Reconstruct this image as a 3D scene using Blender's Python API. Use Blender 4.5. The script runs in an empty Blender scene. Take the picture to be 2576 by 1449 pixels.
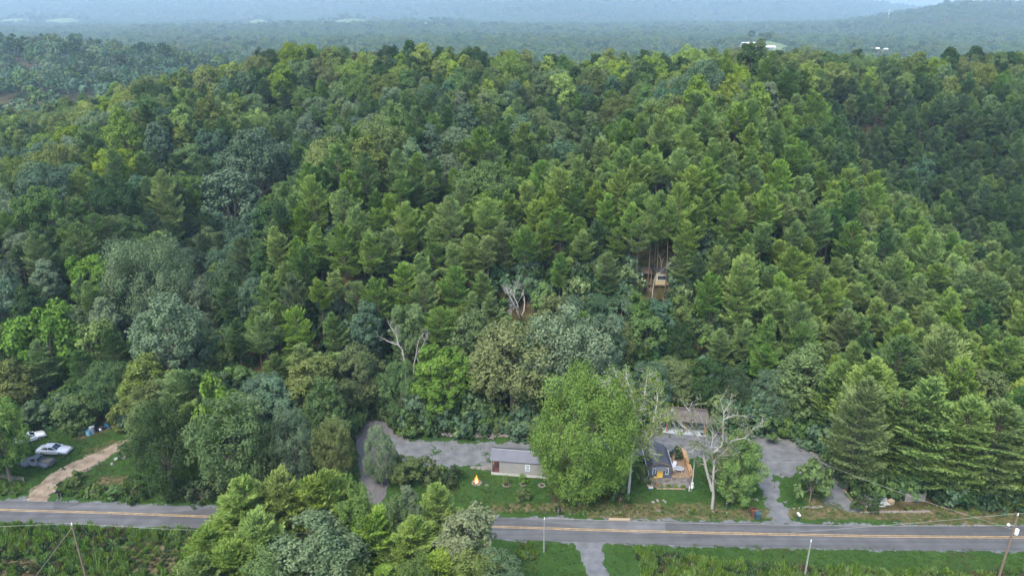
import bpy, math, random
import numpy as np
from mathutils import Vector, Matrix
C = bpy.context.scene
COL = C.collection
R = math.radians
rng = np.random.default_rng(7)
random.seed(5)

# ------------------------------------------------------------------ camera, light, exposure
CAMZ, PITCH, FPX = 65.0, R(21.0), 1806.0
cam = bpy.data.cameras.new('camera'); camo = bpy.data.objects.new('camera', cam); COL.objects.link(camo)
camo.location = (0, 0, CAMZ); camo.rotation_euler = (math.pi/2 - PITCH, 0, 0)
cam.sensor_width = 36; cam.lens = 36*FPX/2576; cam.clip_start = 1; cam.clip_end = 30000
C.camera = camo
W = bpy.data.worlds.new('World'); C.world = W; W.use_nodes = True
nt = W.node_tree; nt.nodes.clear()
sky = nt.nodes.new('ShaderNodeTexSky'); sky.sky_type = 'NISHITA'; sky.sun_disc = False
SUN_EL, SUN_AZ = R(56), R(-150)     # azimuth measured from +Y towards +X
sky.sun_elevation = SUN_EL; sky.sun_rotation = SUN_AZ
sky.air_density = 1.0; sky.dust_density = 2.5; sky.ozone_density = 1.5
bg = nt.nodes.new('ShaderNodeBackground'); bg.inputs[1].default_value = 0.14
wo = nt.nodes.new('ShaderNodeOutputWorld')
nt.links.new(sky.outputs[0], bg.inputs[0]); nt.links.new(bg.outputs[0], wo.inputs[0])
sl = bpy.data.lights.new('sun', 'SUN'); sl.energy = 1.5; sl.angle = R(22); sl.color = (1, .92, .78)
so = bpy.data.objects.new('sun', sl); COL.objects.link(so)
sd = Vector((math.sin(SUN_AZ)*math.cos(SUN_EL), math.cos(SUN_AZ)*math.cos(SUN_EL), math.sin(SUN_EL)))
so.rotation_euler = sd.to_track_quat('Z', 'Y').to_euler(); so.location = (0, -50, 200)
C.view_settings.view_transform = 'Standard'; C.view_settings.look = 'None'
C.view_settings.exposure = 1.65; C.view_settings.gamma = 1
C.view_settings.use_curve_mapping = False
C.render.engine = 'CYCLES'
cy = C.cycles
cy.max_bounces = 5; cy.diffuse_bounces = 3; cy.glossy_bounces = 2; cy.transmission_bounces = 2
cy.volume_bounces = 1; cy.transparent_max_bounces = 4; cy.use_denoising = True
cy.use_adaptive_sampling = True; cy.adaptive_threshold = 0.02; cy.caustics_reflective = False; cy.caustics_refractive = False

# ------------------------------------------------------------------ photo <-> place
cp, sp = math.cos(PITCH), math.sin(PITCH)
def ray(px, py):
    u = (px-1288)/FPX; v = (py-724.5)/FPX
    return (u, cp - v*sp, -(sp + v*cp))
def G(px, py, z=0.0):
    "point of the plane z seen at photo position px, py (2576 x 1449 scale)"
    d = ray(px, py); t = (z-CAMZ)/d[2]
    return (d[0]*t, d[1]*t, z)
def zat(py, Y):
    "height above datum seen at row py over depth Y"
    d = ray(1288, py); return CAMZ + Y*d[2]/d[1]
def xat(px, py, Y):
    d = ray(px, py); return d[0]*Y/d[1]
def proj(x, y, z):
    x = np.asarray(x, float); y = np.asarray(y, float); z = np.asarray(z, float)-CAMZ
    dep = y*cp - z*sp; up = y*sp + z*cp
    return 1288+FPX*x/dep, 724.5-FPX*up/dep, dep
def inpoly(x, y, poly):
    x = np.asarray(x, float); y = np.asarray(y, float); r = np.zeros(x.shape, bool); n = len(poly)
    for i in range(n):
        x0, y0 = poly[i][:2]; x1, y1 = poly[(i+1) % n][:2]
        if y0 == y1: continue
        c = ((y0 > y) != (y1 > y)) & (x < (x1-x0)*(y-y0)/(y1-y0)+x0); r ^= c
    return r
def wob(x, y, s, k=0.0):
    "cheap smooth noise, about -1..1"
    x = np.asarray(x, float)/s; y = np.asarray(y, float)/s
    r = 0
    for i, (a, b, c) in enumerate(((1.0, .35, .3), (-.6, 1.1, 1.7), (1.7, -1.3, 4.1), (-2.3, -1.9, 2.2), (3.7, 2.1, 5.0), (-2.9, 4.3, .8))):
        r = r + np.sin(a*x + b*y + c + k*(i+1)*1.37)*(1, .9, .6, .5, .3, .25)[i]
    return r/2.2

# ------------------------------------------------------------------ terrain
CREST = [(-200, 325), (0, 298), (200, 246), (400, 188), (600, 138), (700, 115), (1000, 103), (1200, 117), (1400, 142), (1600, 127),
         (1800, 112), (2000, 112), (2200, 127), (2400, 129), (2576, 125), (2800, 125)]
YC = 272.0
cxs = np.array([xat(p, r, YC) for p, r in CREST]); czs = np.array([zat(r, YC)-16 for p, r in CREST])
def ridge(x, y, pts, w):
    best = np.full(np.shape(x), 1e9)
    for (x0, y0), (x1, y1) in zip(pts[:-1], pts[1:]):
        L = (x1-x0)**2+(y1-y0)**2
        t = np.clip(((x-x0)*(x1-x0)+(y-y0)*(y1-y0))/L, 0, 1)
        d = (x-x0-t*(x1-x0))**2+(y-y0-t*(y1-y0))**2
        best = np.minimum(best, d)
    return np.exp(-best/(2*w*w))
MOUNDS = [ # px, row, depth, height over the valley, spread
    (1920, 94, 1300, 23, 48), (2205, 102, 1250, 14, 34), (40, 44, 3600, 40, 100), (175, 42, 3650, 40, 80), (650, 49, 3700, 36, 55),
    (885, 46, 3500, 40, 95), (1085, 54, 3100, 28, 115)]
def H(x, y):
    x = np.asarray(x, float); y = np.asarray(y, float)
    u = x/np.maximum(y, 30)
    crest = np.interp(x*YC/np.clip(y, 150, 400)*1.0, cxs, czs)
    y0 = 106.0
    s = np.clip((y-y0)/(YC-y0), 0, None)
    up = np.where(s < 1, s**1.08, 1.0)
    fall = np.where(y > YC, np.exp(-((y-YC)/95.0)**2), 1.0)
    h = (crest+6)*up*fall - 6*np.clip(s, 0, 1)
    m = np.clip((y-112)/20, 0, 1)*np.clip((330-y)/60, 0, 1)
    h = h + m*( 16*ridge(x, y, [(-44, 126), (-26, 160), (-10, 188)], 17)
              - 13*ridge(x, y, [(-60, 120), (-70, 165), (-66, 225)], 12)
              - 15*ridge(x, y, [(-12, 200), (8, 200), (26, 222)], 13)
              + 19*ridge(x, y, [(26, 138), (46, 172), (66, 206)], 20)
              - 20*ridge(x, y, [(160, 135), (124, 172), (114, 225)], 20)
              + 11*ridge(x, y, [(-112, 150), (-108, 205)], 22))
    # wooded hills on the left beyond the crest
    h = h + 33*np.exp(-((x+500)/280)**2-((y-700)/110)**2) + 17*np.exp(-((x+310)/140)**2-((y-500)/60)**2)
    far = np.clip((y-420)/200, 0, 1)
    h = h + far*(wob(x, y, 260)*5 + wob(x, y, 700, 1)*6)
    for (px, py, Y, a, w) in MOUNDS:
        mx = xat(px, py, Y); h = h + a*np.exp(-((x-mx)/(w*1.5))**2-((y-Y)/w)**2)
    # near wooded mountain on the right
    pe = np.array([1900, 2060, 2200, 2290, 2360, 2420, 2500, 2576, 2750, 3000]); he = np.array([0, 8, 34, 60, 80, 93, 89, 78, 50, 25])
    px = 1288+FPX*u*1.07
    h = h + np.interp(px, pe, he)*np.exp(-((y-3050)/620)**2)
    # far mountain wall
    pf = np.array([-900, 0, 300, 700, 1100, 1500, 1900, 2130, 2194, 2250, 2319, 2420, 2576, 3400]); hf = np.array([235, 250, 225, 260, 240, 260, 250, 175, 125, 98, 72, 66, 62, 60])
    t = np.clip((y-4300)/2000, 0, 1); t = t*t*(3-2*t)
    h = h + t*(np.interp(px, pf, hf) + wob(x, y, 420, 2)*22*(1-.7*t))
    t2 = np.exp(-((y-4700)/500)**2)
    h = h + t2*(28+26*np.sin(px/210.0+1))*np.clip(1-(px-1500)/400, 0, 1)
    return h
def Hs(x, y): return float(H(x, y))
def GT(px, py, lift=0.0, y0=60, y1=9000):
    "ground point seen at px, py"
    d = ray(px, py); Y = y0
    while Y < y1:
        z = CAMZ + Y*d[2]/d[1]; x = d[0]*Y/d[1]
        if z <= Hs(x, Y)+lift: break
        Y *= 1.004
    return (x, Y, Hs(x, Y))

# ------------------------------------------------------------------ materials
def mat(name, col, rough=.8, metal=0.0, var=.25, scale=2.0, col2=None, bump=0.0, bscale=20.0, spec=.3, detail=6, objcoord=False, stretch=None):
    m = bpy.data.materials.new(name); m.use_nodes = True; t = m.node_tree; n = t.nodes; l = t.links
    b = n['Principled BSDF']; b.inputs['Roughness'].default_value = rough; b.inputs['Metallic'].default_value = metal
    b.inputs['Specular IOR Level'].default_value = spec
    tc = n.new('ShaderNodeTexCoord'); mp = n.new('ShaderNodeMapping'); l.new(tc.outputs['Object' if objcoord else 'Object'], mp.inputs[0])
    if stretch: mp.inputs['Scale'].default_value = stretch
    nz = n.new('ShaderNodeTexNoise'); nz.inputs['Scale'].default_value = scale; nz.inputs['Detail'].default_value = detail
    l.new(mp.outputs[0], nz.inputs[0])
    r = n.new('ShaderNodeValToRGB'); l.new(nz.outputs[0], r.inputs[0])
    c2 = col2 or tuple(c*(1+var) for c in col); c1 = tuple(c*(1-var) for c in col) if not col2 else col
    r.color_ramp.elements[0].position = .32; r.color_ramp.elements[1].position = .68
    r.color_ramp.elements[0].color = (*c1, 1); r.color_ramp.elements[1].color = (*c2, 1)
    l.new(r.outputs[0], b.inputs['Base Color'])
    if bump:
        bn = n.new('ShaderNodeTexNoise'); bn.inputs['Scale'].default_value = bscale; bn.inputs['Detail'].default_value = 5
        l.new(mp.outputs[0], bn.inputs[0]); bp = n.new('ShaderNodeBump'); bp.inputs['Strength'].default_value = bump
        bp.inputs['Distance'].default_value = .1; l.new(bn.outputs[0], bp.inputs['Height']); l.new(bp.outputs[0], b.inputs['Normal'])
    return m
def leafmat(name, c1, c2, c3=None, trans=.22, hue=.02, vv=.35):
    "leaf colour: varies from leaf to leaf (tint), from tree to tree (object random)"
    m = bpy.data.materials.new(name); m.use_nodes = True; t = m.node_tree; n = t.nodes; l = t.links; n.clear()
    out = n.new('ShaderNodeOutputMaterial')
    at = n.new('ShaderNodeAttribute'); at.attribute_name = 'tint'
    oi = n.new('ShaderNodeObjectInfo')
    r = n.new('ShaderNodeValToRGB'); l.new(at.outputs['Fac'], r.inputs[0])
    r.color_ramp.elements[0].color = (*c1, 1); r.color_ramp.elements[0].position = .1
    r.color_ramp.elements[1].color = (*c2, 1); r.color_ramp.elements[1].position = .85
    if c3: e = r.color_ramp.elements.new(.97); e.color = (*c3, 1)
    hs = n.new('ShaderNodeHueSaturation'); l.new(r.outputs[0], hs.inputs['Color'])
    mr = n.new('ShaderNodeMapRange'); mr.inputs[3].default_value = .5-hue; mr.inputs[4].default_value = .5+hue
    l.new(oi.outputs['Random'], mr.inputs[0]); l.new(mr.outputs[0], hs.inputs['Hue'])
    ml = n.new('ShaderNodeMath'); ml.operation = 'MULTIPLY'; ml.inputs[1].default_value = 7.31; l.new(oi.outputs['Random'], ml.inputs[0])
    fr = n.new('ShaderNodeMath'); fr.operation = 'FRACT'; l.new(ml.outputs[0], fr.inputs[0])
    mv = n.new('ShaderNodeMapRange'); mv.inputs[3].default_value = 1-vv; mv.inputs[4].default_value = 1+vv
    l.new(fr.outputs[0], mv.inputs[0]); l.new(mv.outputs[0], hs.inputs['Value'])
    ms = n.new('ShaderNodeMapRange'); ms.inputs[3].default_value = .8; ms.inputs[4].default_value = 1.05
    m3 = n.new('ShaderNodeMath'); m3.operation = 'MULTIPLY'; m3.inputs[1].default_value = 13.7; l.new(oi.outputs['Random'], m3.inputs[0])
    f3 = n.new('ShaderNodeMath'); f3.operation = 'FRACT'; l.new(m3.outputs[0], f3.inputs[0]); l.new(f3.outputs[0], ms.inputs[0])
    l.new(ms.outputs[0], hs.inputs['Saturation'])
    d = n.new('ShaderNodeBsdfDiffuse'); tr = n.new('ShaderNodeBsdfTranslucent'); mx = n.new('ShaderNodeMixShader'); mx.inputs[0].default_value = trans
    l.new(hs.outputs[0], d.inputs[0]); l.new(hs.outputs[0], tr.inputs[0]); l.new(d.outputs[0], mx.inputs[1]); l.new(tr.outputs[0], mx.inputs[2])
    l.new(mx.outputs[0], out.inputs[0])
    return m
M = {}
M['bark'] = mat('bark', (.17, .14, .115), .95, var=.35, scale=3, bump=.5)
M['pinebark'] = mat('pine_bark', (.13, .10, .085), .95, var=.35, scale=3, bump=.5)
M['greytwig'] = mat('grey_twig', (.40, .39, .36), .9, var=.15, scale=3)
M['deadwood'] = mat('dead_wood', (.30, .29, .27), .9, var=.25, scale=3)
M['paletwig'] = mat('pale_twig', (.29, .28, .255), .9, var=.2, scale=3)
LM = {
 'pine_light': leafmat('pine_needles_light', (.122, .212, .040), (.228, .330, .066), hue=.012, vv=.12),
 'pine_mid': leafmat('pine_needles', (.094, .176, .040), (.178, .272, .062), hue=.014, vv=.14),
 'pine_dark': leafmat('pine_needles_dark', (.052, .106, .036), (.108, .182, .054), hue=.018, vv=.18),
 'pine_lime': leafmat('pine_needles_lime', (.130, .225, .032), (.255, .350, .058), hue=.012, vv=.12),
 'blue': leafmat('leaves_blue_green', (.048, .105, .058), (.118, .192, .100), hue=.02, vv=.2),
 'green': leafmat('leaves_green', (.062, .122, .034), (.148, .225, .064), hue=.02, vv=.2),
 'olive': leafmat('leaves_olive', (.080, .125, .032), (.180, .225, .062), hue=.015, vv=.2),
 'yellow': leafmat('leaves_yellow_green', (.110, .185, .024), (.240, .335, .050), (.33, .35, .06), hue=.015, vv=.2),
 'grey': leafmat('leaves_grey_green', (.085, .140, .070), (.170, .235, .120), (.23, .27, .13), hue=.015, vv=.2),
 'dark': leafmat('leaves_dark', (.022, .055, .024), (.065, .110, .034), (.14, .17, .08), hue=.02, vv=.2),
 'lime': leafmat('leaves_lime', (.075, .160, .020), (.180, .290, .045), (.27, .35, .05), hue=.01, vv=.12),
 'gold': leafmat('leaves_pale_gold', (.105, .145, .055), (.225, .260, .110), (.40, .38, .17), hue=.01, vv=.1),
 'walnut': leafmat('walnut_leaves', (.085, .150, .028), (.190, .275, .058), (.27, .34, .07), hue=.01, vv=.05),
 'amber': leafmat('leaves_amber', (.25, .17, .015), (.45, .30, .03), hue=.01, vv=.1),
 'farblue': leafmat('far_leaves_blue_green', (.045, .105, .060), (.110, .190, .095), hue=.03, vv=.3),
}

# ------------------------------------------------------------------ mesh helpers
class MB:
    def __init__(s): s.v = []; s.f = []; s.mi = []
    def add(s, vs, fs, m=0):
        k = len(s.v); s.v += [tuple(p) for p in vs]; s.f += [tuple(i+k for i in f) for f in fs]; s.mi += [m]*len(fs)
    def box(s, x0, x1, y0, y1, z0, z1, m=0, X=None):
        vs = [(x0, y0, z0), (x1, y0, z0), (x1, y1, z0), (x0, y1, z0), (x0, y0, z1), (x1, y0, z1), (x1, y1, z1), (x0, y1, z1)]
        if X is not None: vs = [X @ Vector(p) for p in vs]
        s.add(vs, [(3, 2, 1, 0), (4, 5, 6, 7), (0, 1, 5, 4), (1, 2, 6, 5), (2, 3, 7, 6), (3, 0, 4, 7)], m)
    def cyl(s, p0, p1, r0, r1=None, n=8, m=0, cap=True):
        r1 = r0 if r1 is None else r1
        p0 = Vector(p0); p1 = Vector(p1); d = p1-p0
        if d.length < 1e-6: return
        q = d.to_track_quat('Z', 'Y')
        a = [p0+q@Vector((math.cos(2*math.pi*i/n)*r0, math.sin(2*math.pi*i/n)*r0, 0)) for i in range(n)]
        b = [p1+q@Vector((math.cos(2*math.pi*i/n)*r1, math.sin(2*math.pi*i/n)*r1, 0)) for i in range(n)]
        fs = [(i, (i+1) % n, n+(i+1) % n, n+i) for i in range(n)]
        if cap: fs += [tuple(range(n-1, -1, -1)), tuple(range(n, 2*n))]
        s.add(a+b, fs, m)
    def prism(s, prof, y0, y1, m=0, axis='y'):
        n = len(prof)
        if axis == 'y': a = [(p[0], y0, p[1]) for p in prof]; b = [(p[0], y1, p[1]) for p in prof]
        else: a = [(y0, p[0], p[1]) for p in prof]; b = [(y1, p[0], p[1]) for p in prof]
        s.add(a+b, [tuple(range(n)), tuple(range(2*n-1, n-1, -1))]+[(i, n+i, n+(i+1) % n, (i+1) % n) for i in range(n)], m)
    def lathe(s, prof, n=12, m=0, c=(0, 0, 0)):
        vs = []
        for r, z in prof:
            for i in range(n): a = 2*math.pi*i/n; vs.append((c[0]+r*math.cos(a), c[1]+r*math.sin(a), c[2]+z))
        fs = [(j*n+i, j*n+(i+1) % n, (j+1)*n+(i+1) % n, (j+1)*n+i) for j in range(len(prof)-1) for i in range(n)]
        fs += [tuple(range(n-1, -1, -1)), tuple(range((len(prof)-1)*n, len(prof)*n))]
        s.add(vs, fs, m)
    def loft(s, secs, m=0, closed=True, caps=True):
        n = len(secs[0]); vs = [p for sec in secs for p in sec]; fs = []
        for j in range(len(secs)-1):
            for i in range(n if closed else n-1):
                fs.append((j*n+i, j*n+(i+1) % n, (j+1)*n+(i+1) % n, (j+1)*n+i))
        if caps: fs += [tuple(range(n-1, -1, -1)), tuple(range((len(secs)-1)*n, len(secs)*n))]
        s.add(vs, fs, m)
    def stone(s, c, r, m=0, flat=.7):
        t = (1+5**.5)/2
        vs = [(-1, t, 0), (1, t, 0), (-1, -t, 0), (1, -t, 0), (0, -1, t), (0, 1, t), (0, -1, -t), (0, 1, -t), (t, 0, -1), (t, 0, 1), (-t, 0, -1), (-t, 0, 1)]
        fs = [(0, 11, 5), (0, 5, 1), (0, 1, 7), (0, 7, 10), (0, 10, 11), (1, 5, 9), (5, 11, 4), (11, 10, 2), (10, 7, 6), (7, 1, 8), (3, 9, 4), (3, 4, 2), (3, 2, 6), (3, 6, 8), (3, 8, 9), (4, 9, 5), (2, 4, 11), (6, 2, 10), (8, 6, 7), (9, 8, 1)]
        a = random.uniform(0, 6.28); ca, sa = math.cos(a), math.sin(a); sx = random.uniform(.75, 1.25); sy = random.uniform(.7, 1.1)
        o = []
        for x, y, z in vs:
            k = random.uniform(.75, 1.15)*r/1.9; x *= sx*k; y *= sy*k; z *= flat*k
            o.append((c[0]+x*ca-y*sa, c[1]+x*sa+y*ca, c[2]+z))
        s.add(o, fs, m)
    def mesh(s, name, mats, smooth=False):
        me = bpy.data.meshes.new(name); me.from_pydata(s.v, [], s.f); me.update()
        for m in (mats if isinstance(mats, (list, tuple)) else [mats]): me.materials.append(m)
        me.polygons.foreach_set('material_index', s.mi)
        if smooth: me.polygons.foreach_set('use_smooth', [True]*len(s.f))
        return me
    def build(s, name, mats, parent=None, smooth=False, **k):
        o = bpy.data.objects.new(name, s.mesh(name, mats, smooth)); COL.objects.link(o)
        if parent is not None: o.parent = parent
        for a, b in k.items(): o[a] = b
        return o
def npmesh(name, v, f, mats, mi=None, tint=None, smooth=False):
    "v (N,3), f (K,4) or (K,3)"
    me = bpy.data.meshes.new(name); k = f.shape[1]
    me.vertices.add(len(v)); me.vertices.foreach_set('co', np.ascontiguousarray(v, np.float32).ravel())
    me.loops.add(f.size); me.loops.foreach_set('vertex_index', np.ascontiguousarray(f, np.int32).ravel())
    me.polygons.add(len(f)); me.polygons.foreach_set('loop_start', np.arange(0, f.size, k, dtype=np.int32))
    if mi is not None: me.polygons.foreach_set('material_index', np.ascontiguousarray(mi, np.int32))
    me.update(calc_edges=True)
    for m in mats: me.materials.append(m)
    if tint is not None:
        a = me.attributes.new('tint', 'FLOAT', 'POINT'); a.data.foreach_set('value', np.ascontiguousarray(tint, np.float32))
    if smooth: me.polygons.foreach_set('use_smooth', np.ones(len(f), bool))
    return me
def obj(name, me, parent=None, loc=None, rz=None, **k):
    o = bpy.data.objects.new(name, me); COL.objects.link(o)
    if parent is not None: o.parent = parent
    if loc is not None: o.location = loc
    if rz is not None: o.rotation_euler = (0, 0, rz)
    for a, b in k.items(): o[a] = b
    return o
def thing(name, label, cat, loc=(0, 0, 0), rz=0.0, group=None):
    o = bpy.data.objects.new(name, None); o.empty_display_size = .3; COL.objects.link(o)
    o.location = loc; o.rotation_euler = (0, 0, rz); o['label'] = label; o['category'] = cat
    if group: o['group'] = group
    return o
def tag(o, label, cat, group=None):
    o['label'] = label; o['category'] = cat
    if group: o['group'] = group
    return o

# ------------------------------------------------------------------ ground sheet
def axis(dense0, dense1, step, lo, hi, g=1.07):
    a = list(np.arange(dense0, dense1+1e-6, step)); s = step; x = a[-1]
    while x < hi: s *= g; x += s; a.append(min(x, hi))
    s = step; x = a[0]; pre = []
    while x > lo: s *= g*1.03; x -= s; pre.append(max(x, lo))
    return np.array(pre[::-1]+a)
LAWN = [G(560, 1250), G(1030, 1160), G(1240, 1160), G(1240, 1115), G(1660, 1085), G(1700, 1085), G(1890, 1100), G(2050, 1155), G(2160, 1285), G(2600, 1290), G(2600, 1325), G(1240, 1303), G(560, 1280)]
def build_ground():
    xs = axis(-150, 150, 1.25, -9500, 9500, 1.09); ys = axis(40, 300, 1.25, -400, 9300, 1.03)
    X, Y = np.meshgrid(xs, ys); Z = H(X, Y)
    Z = np.where(Y < 112, Z*np.clip((Y-104)/8, 0, 1), Z)
    nx, ny = len(xs), len(ys)
    v = np.stack([X, Y, Z], -1).reshape(-1, 3)
    i = np.arange(nx*ny).reshape(ny, nx)
    f = np.stack([i[:-1, :-1], i[:-1, 1:], i[1:, 1:], i[1:, :-1]], -1).reshape(-1, 4)
    m = bpy.data.materials.new('ground_cover'); m.use_nodes = True; t = m.node_tree; n = t.nodes; l = t.links
    b = n['Principled BSDF']; b.inputs['Roughness'].default_value = 1; b.inputs['Specular IOR Level'].default_value = .05
    tc = n.new('ShaderNodeTexCoord')
    def noise(s, d=5, dist=0):
        z = n.new('ShaderNodeTexNoise'); z.inputs['Scale'].default_value = s; z.inputs['Detail'].default_value = d; z.inputs['Distortion'].default_value = dist
        l.new(tc.outputs['Object'], z.inputs[0]); return z.outputs[0]
    def ramp(src, stops):
        r = n.new('ShaderNodeValToRGB'); l.new(src, r.inputs[0])
        r.color_ramp.elements[0].position = stops[0][0]; r.color_ramp.elements[0].color = (*stops[0][1], 1)
        r.color_ramp.elements[1].position = stops[1][0]; r.color_ramp.elements[1].color = (*stops[1][1], 1)
        for p, c in stops[2:]: e = r.color_ramp.elements.new(p); e.color = (*c, 1)
        return r.outputs[0]
    def mix(fac, a, bb, mode='MIX'):
        x = n.new('ShaderNodeMix'); x.data_type = 'RGBA'; x.blend_type = mode
        if isinstance(fac, float): x.inputs[0].default_value = fac
        else: l.new(fac, x.inputs[0])
        l.new(a, x.inputs[6]); l.new(bb, x.inputs[7]); return x.outputs[2]
    grass = ramp(noise(.35, 8, .5), [(.3, (.017, .050, .014)), (.7, (.048, .098, .022))])
    fine = ramp(noise(3.5, 8), [(.3, (.016, .046, .014)), (.75, (.062, .112, .028))])
    grass = mix(.5, grass, fine)
    litter = ramp(noise(.8, 8), [(.3, (.045, .032, .018)), (.7, (.13, .085, .055)), (.5, (.05, .05, .022))])
    dry = ramp(noise(1.7, 8), [(.25, (.055, .065, .025)), (.75, (.20, .15, .10)), (.5, (.11, .095, .05))])
    def attr(nm):
        a = n.new('ShaderNodeAttribute'); a.attribute_name = nm; return a.outputs['Fac']
    def edge(nm, sc, lo=.35, hi=.65):
        a = n.new('ShaderNodeMath'); a.operation = 'ADD'; l.new(attr(nm), a.inputs[0])
        z = n.new('ShaderNodeMath'); z.operation = 'MULTIPLY_ADD'; l.new(noise(sc, 6), z.inputs[0]); z.inputs[1].default_value = 1.2; z.inputs[2].default_value = -.6
        l.new(z.outputs[0], a.inputs[1]); r = n.new('ShaderNodeMapRange'); r.inputs[1].default_value = lo; r.inputs[2].default_value = hi; l.new(a.outputs[0], r.inputs[0]); return r.outputs[0]
    c = mix(edge('forest', .6), grass, litter); c = mix(edge('dry', .7), c, dry)
    l.new(c, b.inputs['Base Color'])
    bp = n.new('ShaderNodeBump'); bp.inputs['Strength'].default_value = .6; bp.inputs['Distance'].default_value = .25
    l.new(noise(5, 8), bp.inputs['Height']); l.new(bp.outputs[0], b.inputs['Normal'])
    me = npmesh('ground', v, f, [m], smooth=True)
    x, y = v[:, 0], v[:, 1]
    px, py, dep = proj(x, y, v[:, 2])
    forest = np.clip((y-103.5)/3, 0, 1)
    for poly in ([(2157, 1285), (2335, 1287), (2600, 1275), (2800, 1100), (1980, 1100), (2110, 1215)], [(480, 950), (520, 1250), (880, 1240), (890, 1000)], [(860, 990), (890, 1075), (1680, 1075), (1680, 900)],
                 [(1390, 1265), (1380, 1215), (1560, 1215), (1600, 1270)]):
        forest = np.maximum(forest, inpoly(px, py, poly) & (y < 130))
    # the yard with the cars stays open a little further back
    dry = np.where(y < 106, .13, 0.0)
    road_top = np.interp(px, [0, 535, 1235, 1800, 2200, 2576], [1257, 1275, 1300, 1312, 1320, 1323])
    dd = road_top-py
    near = (y < 110) & (y > 60)
    dry = np.where(near & (px > 1240) & (dd > 6) & (dd < 42), .62, dry)
    dry = np.where(near & (px > 2030) & (dd > 10) & (dd < 70) & (px < 2200), .68, dry)
    dry = np.where(near & inpoly(px, py, [(225, 1230), (260, 1195), (330, 1190), (330, 1225)]), .8, dry)
    dry = np.where(near & inpoly(px, py, [(180, 1100), (290, 1062), (350, 1070), (240, 1092), (200, 1105)]), .8, dry)
    dry = np.where(near & inpoly(px, py, [(190, 1150), (240, 1120), (300, 1100), (320, 1115), (230, 1160)]), .55, dry)
    dry = np.where(near & inpoly(px, py, [(310, 1375), (380, 1358), (470, 1380), (440, 1440), (330, 1449)]), .9, dry)
    dry = np.where(near & inpoly(px, py, [(-50, 1420), (60, 1400), (120, 1440), (60, 1500), (-50, 1500)]), .7, dry)
    for nm, a in (('forest', forest), ('dry', dry)):
        at = me.attributes.new(nm, 'FLOAT', 'POINT'); at.data.foreach_set('value', np.asarray(a, np.float32))
    return obj('ground', me, kind='structure')
build_ground()

# haze: one closed box of even pale air round camera and scene
def build_haze():
    b = MB(); b.box(-9900, 9900, -600, 9700, -60, 420)
    m = bpy.data.materials.new('haze'); m.use_nodes = True; t = m.node_tree; t.nodes.clear()
    out = t.nodes.new('ShaderNodeOutputMaterial'); v = t.nodes.new('ShaderNodeVolumePrincipled')
    v.inputs['Color'].default_value = (.58, .81, 1, 1); v.inputs['Density'].default_value = 2.0e-4
    v.inputs['Anisotropy'].default_value = 0.2
    t.links.new(v.outputs[0], out.inputs['Volume'])
    o = b.build('haze', m); o['kind'] = 'stuff'
build_haze()

# ------------------------------------------------------------------ road
TOP = [(-600, 1240), (-60, 1255), (0, 1257), (270, 1265), (535, 1275), (900, 1289), (1235, 1300), (1500, 1306), (1800, 1312), (2200, 1320), (2576, 1323), (2700, 1324), (3300, 1325)]
BOT = [(-600, 1285), (-60, 1309), (0, 1312), (270, 1320), (530, 1329), (900, 1343), (1290, 1356), (1500, 1365), (1800, 1375), (2200, 1383), (2576, 1386), (2700, 1387), (3300, 1388)]
def strip(rows_a, rows_b, z, n=160, px0=-580, px1=3200):
    ps = np.linspace(px0, px1, n); a = []; b = []
    for p in ps:
        a.append(G(p, np.interp(p, *zip(*rows_a)), z)); b.append(G(p, np.interp(p, *zip(*rows_b)), z))
    return a, b
def asphalt():
    m = mat('asphalt', (.098, .102, .110), .9, var=.16, scale=.5, bump=.25, bscale=30)
    t = m.node_tree; n = t.nodes; l = t.links; b = n['Principled BSDF']; old = b.inputs['Base Color'].links[0].from_socket
    tc = n.new('ShaderNodeTexCoord'); mp = n.new('ShaderNodeMapping'); mp.inputs['Scale'].default_value = (.03, 1.6, 1)
    mp.inputs['Rotation'].default_value = (0, 0, .05)
    l.new(tc.outputs['Object'], mp.inputs[0]); nz = n.new('ShaderNodeTexNoise'); nz.inputs['Scale'].default_value = 1; nz.inputs['Detail'].default_value = 7
    l.new(mp.outputs[0], nz.inputs[0]); r = n.new('ShaderNodeMapRange'); r.inputs[1].default_value = .3; r.inputs[2].default_value = .7; r.inputs[3].default_value = .78; r.inputs[4].default_value = 1.22
    l.new(nz.outputs[0], r.inputs[0])
    # resurfaced stretches meet along straight joints
    v = n.new('ShaderNodeTexVoronoi'); v.inputs['Scale'].default_value = .045; mp2 = n.new('ShaderNodeMapping'); mp2.inputs['Scale'].default_value = (1, 3, 1)
    l.new(tc.outputs['Object'], mp2.inputs[0]); l.new(mp2.outputs[0], v.inputs[0])
    sx = n.new('ShaderNodeSeparateColor'); l.new(v.outputs['Color'], sx.inputs[0])
    r2 = n.new('ShaderNodeMapRange'); r2.inputs[3].default_value = .76; r2.inputs[4].default_value = 1.2; l.new(sx.outputs[0], r2.inputs[0])
    mm = n.new('ShaderNodeMath'); mm.operation = 'MULTIPLY'; l.new(r.outputs[0], mm.inputs[0]); l.new(r2.outputs[0], mm.inputs[1])
    hs = n.new('ShaderNodeVectorMath'); hs.operation = 'SCALE'; l.new(old, hs.inputs[0]); l.new(mm.outputs[0], hs.inputs['Scale'])
    l.new(hs.outputs[0], b.inputs['Base Color'])
    return m
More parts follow.
